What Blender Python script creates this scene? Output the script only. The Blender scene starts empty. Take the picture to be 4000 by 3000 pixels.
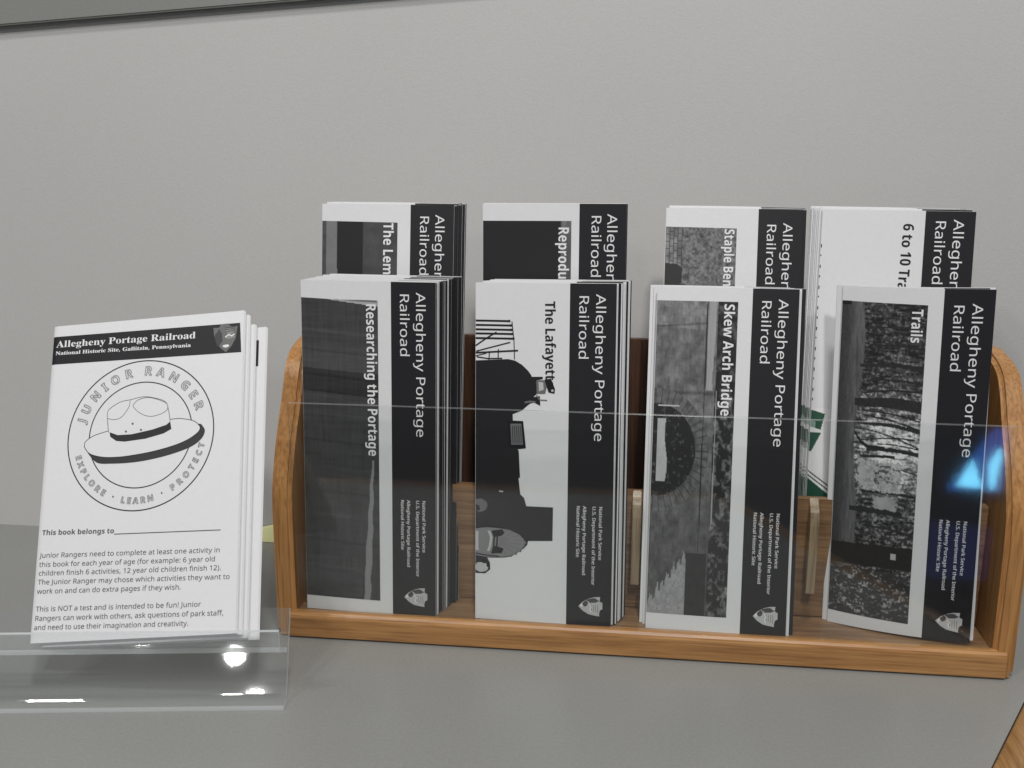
import bpy, bmesh, math, random, json
import numpy as np
from mathutils import Vector, Matrix
rad = math.radians
random.seed(7); rng = np.random.RandomState(5)
S = bpy.context.scene
C = S.collection

# ------------------------------------------------------------------ camera
cam_d = bpy.data.cameras.new("camera"); cam = bpy.data.objects.new("camera", cam_d); C.objects.link(cam)
CP, CPITCH, CYAW = (0.22978, -0.61798, 0.34196), 0.247227, 0.121279
_f = Vector((-math.sin(CYAW)*math.cos(CPITCH), math.cos(CYAW)*math.cos(CPITCH), -math.sin(CPITCH)))
_r = Vector((math.cos(CYAW), math.sin(CYAW), 0)); _u = _r.cross(_f)
_m = Matrix((_r, _u, -_f)).transposed().to_4x4(); _m.translation = CP
cam.matrix_world = _m
cam_d.sensor_width = 36; cam_d.lens = 36; cam_d.clip_start = .01; cam_d.clip_end = 60
S.camera = cam

# ------------------------------------------------------------------ light
W = bpy.data.worlds.new("World"); S.world = W; W.use_nodes = True
W.node_tree.nodes["Background"].inputs[0].default_value = (.92, .95, 1, 1)
W.node_tree.nodes["Background"].inputs[1].default_value = .125
S.view_settings.view_transform = 'Standard'; S.view_settings.look = 'None'
S.view_settings.exposure = 0; S.view_settings.gamma = 1
def lamp(name, loc, aim, size, power, col=(1, .985, .96), shape='DISK'):
    l = bpy.data.lights.new(name, 'AREA'); l.shape = shape; l.size = size; l.energy = power; l.color = col
    o = bpy.data.objects.new(name, l); C.objects.link(o); o.location = loc
    o.rotation_euler = (Vector(aim)-Vector(loc)).to_track_quat('-Z', 'Y').to_euler()
    return o
for loc, p in (((-.80, -1.30, 1.8), 5.5), ((-.50, -1.10, 1.8), 5), ((.50, -1.50, 1.8), 16), ((.32, -.55, 1.60), 9)):
    lamp("ceiling_downlight", loc, (loc[0]*.6, loc[1]*.25, 0), .15, p)
lamp("ceiling_downlight", (-.525, -4.15, 2.2), (0, 0, .1), .085, 2.4)
lamp("ceiling_downlight", (-.95, -4.02, 2.2), (0, 0, .1), .07, 3)
lamp("ceiling_downlight", (-.44, -4.62, 2.2), (0, 0, .1), .10, 5)

# ------------------------------------------------------------------ materials
def mat(name):
    m = bpy.data.materials.new(name); m.use_nodes = True
    return m, m.node_tree.nodes, m.node_tree.links, m.node_tree.nodes["Principled BSDF"]
def plain(name, col, rough=.6, spec=.3):
    m, n, l, b = mat(name)
    b.inputs["Base Color"].default_value = (*col, 1); b.inputs["Roughness"].default_value = rough
    b.inputs["Specular IOR Level"].default_value = spec
    return m
def speckled(name, c1, c2, scale, rough, bump, bscale, big=.5, spec=.3):
    m, n, l, b = mat(name)
    tc = n.new("ShaderNodeTexCoord")
    no = n.new("ShaderNodeTexNoise"); no.inputs["Scale"].default_value = scale; no.inputs["Detail"].default_value = 4
    n2 = n.new("ShaderNodeTexNoise"); n2.inputs["Scale"].default_value = 3.2; n2.inputs["Detail"].default_value = 3
    l.new(tc.outputs["Object"], no.inputs["Vector"]); l.new(tc.outputs["Object"], n2.inputs["Vector"])
    mx = n.new("ShaderNodeMix"); mx.data_type = 'FLOAT'; mx.inputs[0].default_value = big
    l.new(no.outputs["Fac"], mx.inputs[2]); l.new(n2.outputs["Fac"], mx.inputs[3])
    r = n.new("ShaderNodeValToRGB"); r.color_ramp.elements[0].position = .3; r.color_ramp.elements[1].position = .7
    r.color_ramp.elements[0].color = (*c1, 1); r.color_ramp.elements[1].color = (*c2, 1)
    l.new(mx.outputs[0], r.inputs[0]); l.new(r.outputs[0], b.inputs["Base Color"])
    b.inputs["Roughness"].default_value = rough; b.inputs["Specular IOR Level"].default_value = spec
    nb = n.new("ShaderNodeTexNoise"); nb.inputs["Scale"].default_value = bscale; nb.inputs["Detail"].default_value = 3
    l.new(tc.outputs["Object"], nb.inputs["Vector"])
    bp = n.new("ShaderNodeBump"); bp.inputs["Strength"].default_value = bump; bp.inputs["Distance"].default_value = .001
    l.new(nb.outputs["Fac"], bp.inputs["Height"]); l.new(bp.outputs[0], b.inputs["Normal"])
    return m
def wood(name, axis, dark, mid, light, rough=.38):
    m, n, l, b = mat(name)
    tc = n.new("ShaderNodeTexCoord"); mp = n.new("ShaderNodeMapping")
    sc = [85, 85, 85]; sc[axis] = 3.5; mp.inputs["Scale"].default_value = sc
    l.new(tc.outputs["Object"], mp.inputs["Vector"])
    a = n.new("ShaderNodeTexNoise"); a.inputs["Scale"].default_value = 2.2; a.inputs["Detail"].default_value = 6; a.inputs["Roughness"].default_value = .65; a.inputs["Distortion"].default_value = .7
    l.new(mp.outputs[0], a.inputs["Vector"])
    mp2 = n.new("ShaderNodeMapping"); sc2 = [230, 230, 230]; sc2[axis] = 9; mp2.inputs["Scale"].default_value = sc2
    l.new(tc.outputs["Object"], mp2.inputs["Vector"])
    p = n.new("ShaderNodeTexNoise"); p.inputs["Scale"].default_value = 2.4; p.inputs["Detail"].default_value = 3
    l.new(mp2.outputs[0], p.inputs["Vector"])
    r = n.new("ShaderNodeValToRGB"); e = r.color_ramp.elements
    e[0].position = .33; e[0].color = (*dark, 1); e[1].position = .68; e[1].color = (*light, 1)
    k = e.new(.5); k.color = (*mid, 1)
    l.new(a.outputs["Fac"], r.inputs[0])
    rp = n.new("ShaderNodeValToRGB"); rp.color_ramp.elements[0].position = .36; rp.color_ramp.elements[0].color = (.5, .44, .38, 1)
    rp.color_ramp.elements[1].position = .52; rp.color_ramp.elements[1].color = (1, 1, 1, 1)
    l.new(p.outputs["Fac"], rp.inputs[0])
    mx = n.new("ShaderNodeMix"); mx.data_type = 'RGBA'; mx.blend_type = 'MULTIPLY'; mx.inputs[0].default_value = .5
    l.new(r.outputs[0], mx.inputs[6]); l.new(rp.outputs[0], mx.inputs[7]); l.new(mx.outputs[2], b.inputs["Base Color"])
    bp = n.new("ShaderNodeBump"); bp.inputs["Strength"].default_value = .25; bp.inputs["Distance"].default_value = .0006
    l.new(p.outputs["Fac"], bp.inputs["Height"]); l.new(bp.outputs[0], b.inputs["Normal"])
    b.inputs["Roughness"].default_value = rough; b.inputs["Coat Weight"].default_value = .15; b.inputs["Coat Roughness"].default_value = .25
    return m
def acrylic(name, tint, gl_rough=.01, haze=0.0):
    m, n, l, b = mat(name); n.remove(b)
    out = [x for x in n if x.type == 'OUTPUT_MATERIAL'][0]
    t = n.new("ShaderNodeBsdfTransparent"); t.inputs[0].default_value = (*tint, 1)
    g = n.new("ShaderNodeBsdfAnisotropic"); g.inputs["Roughness"].default_value = gl_rough; g.inputs[0].default_value = (1, 1, 1, 1)
    f = n.new("ShaderNodeFresnel"); ge = n.new("ShaderNodeNewGeometry")
    io = n.new("ShaderNodeMix"); io.data_type = 'FLOAT'; io.inputs[2].default_value = 1.49; io.inputs[3].default_value = 1/1.49
    l.new(ge.outputs["Backfacing"], io.inputs[0]); l.new(io.outputs[0], f.inputs[0])
    mx = n.new("ShaderNodeMixShader"); l.new(f.outputs[0], mx.inputs[0]); l.new(t.outputs[0], mx.inputs[1]); l.new(g.outputs[0], mx.inputs[2])
    last = mx
    if haze:
        d = n.new("ShaderNodeBsdfTranslucent"); d.inputs[0].default_value = (.9, .93, .95, 1)
        d2 = n.new("ShaderNodeBsdfDiffuse"); d2.inputs[0].default_value = (.9, .93, .95, 1)
        ad = n.new("ShaderNodeMixShader"); l.new(d.outputs[0], ad.inputs[1]); l.new(d2.outputs[0], ad.inputs[2])
        m2 = n.new("ShaderNodeMixShader"); m2.inputs[0].default_value = haze
        l.new(mx.outputs[0], m2.inputs[1]); l.new(ad.outputs[0], m2.inputs[2]); last = m2
    l.new(last.outputs[0], out.inputs[0])
    return m
M_WALL = speckled("wall_paint", (.540, .538, .528), (.588, .586, .576), 700, .75, .13, 800, .5)
M_COUNTER = speckled("counter_laminate", (.222, .224, .215), (.290, .291, .280), 500, .30, .10, 1500, .55, .5)
M_PANEL = speckled("grey_panel", (.25, .252, .24), (.275, .278, .265), 500, .7, .2, 900, .4)
M_PAPER = speckled("paper", (.735, .735, .75), (.775, .775, .79), 260, .62, .1, 1400, .6, .25)
M_PAPER2 = speckled("paper_inside", (.66, .66, .67), (.72, .72, .73), 260, .65, .1, 1400, .6, .2)
M_INK = plain("black_ink", (.018, .017, .020), .48, .3)
M_INKED = plain("black_ink_edge", (.014, .013, .017), .6, .2)
M_WHITE = plain("unprinted_white", (.80, .80, .81), .6, .25)
M_GREY = plain("grey_ink", (.16, .16, .165), .6, .2)
M_LGREY = plain("light_grey_ink", (.52, .52, .52), .6, .2)
M_MGREY = plain("mid_grey_ink", (.075, .075, .08), .6, .2)
OAK = ((.31, .145, .048), (.415, .205, .070), (.50, .265, .10))
M_OAKX = wood("oak_long_grain", 0, *OAK)
M_OAKZ = wood("oak_upright_grain", 2, (.36, .165, .052), (.46, .225, .073), (.54, .28, .10))
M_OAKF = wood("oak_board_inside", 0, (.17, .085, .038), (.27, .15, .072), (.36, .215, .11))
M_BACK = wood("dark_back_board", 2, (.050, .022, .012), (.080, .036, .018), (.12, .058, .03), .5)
M_FIN = wood("pale_birch", 2, (.25, .18, .11), (.32, .235, .145), (.37, .275, .17))
M_ACR = acrylic("clear_acrylic", (.975, .985, .98), .048)
M_LIP = acrylic("lip_acrylic", (.97, .98, .98), .028, .085)
M_HOLD = acrylic("holder_acrylic", (.97, .98, .98), .028, .045)
M_ACRE = acrylic("acrylic_cut_edge", (.95, .97, .97), .08, .80)
M_ACRT = acrylic("acrylic_top_edge", (.95, .97, .96), .15, .17)
M_YEL = plain("yellow_note_paper", (.80, .79, .42), .6)

def attr_mat(name, rough=.5):
    m, n, l, b = mat(name)
    a = n.new("ShaderNodeAttribute"); a.attribute_name = "tone"
    l.new(a.outputs["Color"], b.inputs["Base Color"]); b.inputs["Roughness"].default_value = rough
    b.inputs["Specular IOR Level"].default_value = .3
    return m
M_PRINT = attr_mat("halftone_print")

# ------------------------------------------------------------------ objects
def link(name, me, parent=None, mats=None, smooth=False):
    o = bpy.data.objects.new(name, me); C.objects.link(o)
    if parent is not None: o.parent = parent
    if mats:
        for m in (mats if isinstance(mats, (list, tuple)) else [mats]): me.materials.append(m)
    if smooth:
        for p in me.polygons: p.use_smooth = True
    return o
def root(name, label, cat, group=None, mw=None):
    o = bpy.data.objects.new(name, None); o.empty_display_size = .01; C.objects.link(o)
    o["label"] = label; o["category"] = cat
    if group: o["group"] = group
    if mw is not None: o.matrix_world = mw
    return o
def tag(o, label, cat, group=None):
    o["label"] = label; o["category"] = cat
    if group: o["group"] = group
def from_bm(name, bm, parent=None, mats=None, smooth=False):
    me = bpy.data.meshes.new(name); bm.to_mesh(me); bm.free()
    return link(name, me, parent, mats, smooth)
def box_bm(bm, lo, hi, mi=0):
    vs = [bm.verts.new((x, y, z)) for x in (lo[0], hi[0]) for y in (lo[1], hi[1]) for z in (lo[2], hi[2])]
    fs = []
    for idx in ((0, 1, 3, 2), (4, 6, 7, 5), (0, 4, 5, 1), (2, 3, 7, 6), (0, 2, 6, 4), (1, 5, 7, 3)):
        f = bm.faces.new([vs[i] for i in idx]); f.material_index = mi; fs.append(f)
    return fs
def bevel_all(bm, w, seg=2):
    bmesh.ops.recalc_face_normals(bm, faces=bm.faces)
    bmesh.ops.bevel(bm, geom=list(bm.edges), offset=w, segments=seg, affect='EDGES', clamp_overlap=True)
def board(name, lo, hi, m, parent, bev=.001, seg=2):
    bm = bmesh.new(); box_bm(bm, lo, hi); bevel_all(bm, bev, seg)
    return from_bm(name, bm, parent, m, False)
def prism(name, prof, x0, x1, m, parent=None, bev=0, seg=2, smooth=False):
    """closed (y,z) outline pulled along x"""
    bm = bmesh.new()
    a = [bm.verts.new((x0, y, z)) for y, z in prof]; b = [bm.verts.new((x1, y, z)) for y, z in prof]
    fa = bm.faces.new(a); fb = bm.faces.new(b[::-1]); k = len(prof)
    for i in range(k): bm.faces.new((a[i], b[i], b[(i+1) % k], a[(i+1) % k]))
    bmesh.ops.recalc_face_normals(bm, faces=bm.faces)
    if bev:
        ed = [e for e in fa.edges] + [e for e in fb.edges]
        bmesh.ops.bevel(bm, geom=ed, offset=bev, segments=seg, affect='EDGES', clamp_overlap=True)
    return from_bm(name, bm, parent, m, smooth)
def smooth_curve(pts, n=6):
    out = []
    P = [pts[0]] + list(pts) + [pts[-1]]
    for i in range(1, len(P)-2):
        p0, p1, p2, p3 = map(np.array, P[i-1:i+3])
        for k in range(n):
            t = k/n
            out.append(tuple(.5*((2*p1)+(-p0+p2)*t+(2*p0-5*p1+4*p2-p3)*t*t+(-p0+3*p1-3*p2+p3)*t**3)))
    out.append(tuple(pts[-1])); return out

# ------------------------------------------------------------------ the setting
WALL_Y = .1692
bm = bmesh.new(); box_bm(bm, (-1.6, WALL_Y, -.9), (2.0, WALL_Y+.1, 2.2))
wl = from_bm("wall", bm, None, M_WALL); wl["kind"] = "structure"
# counter: laminate slab whose right end runs off at an angle, edged in oak
CA = Vector((.4732, -.0237)); CB = Vector((.431, -.0964)); dr = (CB-CA).normalized()
CT = CA - dr*((WALL_Y-CA.y)/(-dr.y)) if False else CA + dr*((WALL_Y-CA.y)/dr.y)
CF = CA + dr*((-.30-CA.y)/dr.y)
bm = bmesh.new()
pl = [(-1.5, -.30), (CF.x, CF.y), (CT.x, WALL_Y), (-1.5, WALL_Y)]
a = [bm.verts.new((x, y, 0)) for x, y in pl]; b = [bm.verts.new((x, y, -.034)) for x, y in pl]
bm.faces.new(a); bm.faces.new(b[::-1])
for i in range(4): bm.faces.new((a[i], b[i], b[(i+1) % 4], a[(i+1) % 4]))
bmesh.ops.recalc_face_normals(bm, faces=bm.faces)
ct = from_bm("counter", bm, None, M_COUNTER); ct["kind"] = "structure"
def edging(name, p0, p1, nrm, parent):
    """bullnosed oak strip beside the slab, from p0 to p1, a hair above it"""
    prof = [(.0008, -.036), (.0008, .0002), (.0022, .0012)]
    for k in range(0, 10):
        t = rad(90 - k*10); prof.append((.0095 + .008*math.cos(t), -.0068 + .008*math.sin(t)))
    prof.append((.0175, -.030)); prof.append((.0135, -.036))
    bm = bmesh.new(); rows = []
    for p in (p0, p1): rows.append([bm.verts.new((p.x+nrm.x*s, p.y+nrm.y*s, z)) for s, z in prof])
    k = len(prof)
    for i in range(k): bm.faces.new((rows[0][i], rows[1][i], rows[1][(i+1) % k], rows[0][(i+1) % k]))
    bm.faces.new(rows[0]); bm.faces.new(rows[1][::-1]); bmesh.ops.recalc_face_normals(bm, faces=bm.faces)
    return from_bm(name, bm, parent, M_OAKE, True)
M_OAKE = wood("oak_edging", 1, (.25, .125, .042), (.36, .19, .068), (.45, .25, .10), .3)
nr = Vector((-dr.y, dr.x)); nr = nr if nr.x > 0 else -nr
edging("edge_trim", CF, CT, nr, ct)
edging("edge_trim", Vector((-1.5, -.30)), Vector((CF.x, -.30)), Vector((0, -1)), ct)
# brown floor far below the counter
bm = bmesh.new(); box_bm(bm, (-3, -4, -.95), (4, WALL_Y+.1, -.90))
fl = from_bm("floor", bm, None, speckled("dark_carpet", (.035, .033, .035), (.055, .052, .055), 90, .9, .3, 300)); fl["kind"] = "structure"
# grey board hung above, only its lower edge in view
E0 = Vector((-.268, .4169)); E1 = Vector((.0596, .4376)); ed = (E1-E0).normalized(); en = Vector((-ed.y, ed.x))
q0 = E0 - ed*.5; q1 = E1 + ed*.25
hb = root("wall_board", "plain grey board on the wall, only its lower edge in view at the top left", "board")
bm = bmesh.new()
cs = [q0, q1, q1+en*.5, q0+en*.5]
a = [bm.verts.new((p.x, WALL_Y-.0050, p.y)) for p in cs]; b = [bm.verts.new((p.x, WALL_Y-.0005, p.y)) for p in cs]
bm.faces.new(a); bm.faces.new(b[::-1])
for i in range(4): bm.faces.new((a[i], b[i], b[(i+1) % 4], a[(i+1) % 4]))
bevel_all(bm, .001, 2)
from_bm("board_face", bm, hb, M_PANEL)
bm = bmesh.new()
cs = [q0-en*.0006, q1-en*.0006, q1+en*.0004, q0+en*.0004]
a = [bm.verts.new((p.x, WALL_Y-.0058, p.y)) for p in cs]; b = [bm.verts.new((p.x, WALL_Y-.0006, p.y)) for p in cs]
bm.faces.new(a); bm.faces.new(b[::-1])
for i in range(4): bm.faces.new((a[i], b[i], b[(i+1) % 4], a[(i+1) % 4]))
bmesh.ops.recalc_face_normals(bm, faces=bm.faces)
from_bm("shadow_line_strip", bm, hb, plain("shadow_line_dark", (.13, .13, .12), .6))  # dark colour painted in for the shadow line under the board

# ------------------------------------------------------------------ oak rack
RL = .470; ZR = .0189; ZF = .0179
rack = root("pamphlet_rack", "oak countertop rack with two tiers of leaflets behind a clear front", "rack")
sp = smooth_curve([(.0022, .0011), (.0025, .03), (.0035, .07), (.0048, .095), (.0088, .113), (.0185, .136), (.0325, .159), (.0430, .178), (.0520, .1885), (.066, .1945), (.085, .1975)], 5)
sp += smooth_curve([(.100, .1965), (.1085, .190), (.112, .17), (.1135, .08), (.114, .0011)], 4)
side_l = prism("side_panel", sp, -.0093, .0045, M_OAKZ, rack, .0028, 3)
side_r = prism("side_panel", sp, .4617, .4757, M_OAKZ, rack, .0028, 3)
for s in (side_l, side_r):
    s.modifiers.clear()
for x in (.010, .456):
    for y in (.018, .098): board("felt_foot", (x-.006, y-.006, .0), (x+.006, y+.006, .0029), M_INKED, rack, .0002, 1)
# front rail with an eased top, lapped over the sides
rp = [(.0006, .0011), (.0, .0018), (.0, ZR-.0035), (.0006, ZR-.0018), (.0020, ZR-.0004), (.0042, ZR), (.0068, ZR), (.0068, .0011)]
prism("front_rail", rp, 0, RL, M_OAKX, rack, .0004, 1)
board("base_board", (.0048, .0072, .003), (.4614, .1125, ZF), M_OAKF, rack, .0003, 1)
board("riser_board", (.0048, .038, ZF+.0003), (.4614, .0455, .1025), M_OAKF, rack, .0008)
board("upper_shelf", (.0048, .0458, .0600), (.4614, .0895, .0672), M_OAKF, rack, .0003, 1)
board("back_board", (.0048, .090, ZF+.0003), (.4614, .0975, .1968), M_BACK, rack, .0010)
for x in (.1285, .2348, .3505):
    fp = smooth_curve([(.0376, .104), (.0345, .1005), (.0300, .0965), (.0275, .088)], 4) + [(.0268, .070), (.0268, .0405), (.0278, .0395), (.0376, .0395)]
    prism("divider", fp, x-.0028, x+.0028, M_FIN, rack, .0006, 2)
def edge_pair(bm, thin_axis):
    for f in bm.faces:
        n = f.normal; f.material_index = 0 if abs(n[thin_axis]) > .7 else 1
bm = bmesh.new(); box_bm(bm, (.0062, .0032, ZF+.0012), (.4600, .0060, .1668)); bevel_all(bm, .0003, 1)
bm.normal_update()
for f in bm.faces: f.material_index = 1 if f.normal.z > .7 else 0
from_bm("front_window", bm, rack, [M_ACR, M_ACRT])

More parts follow.
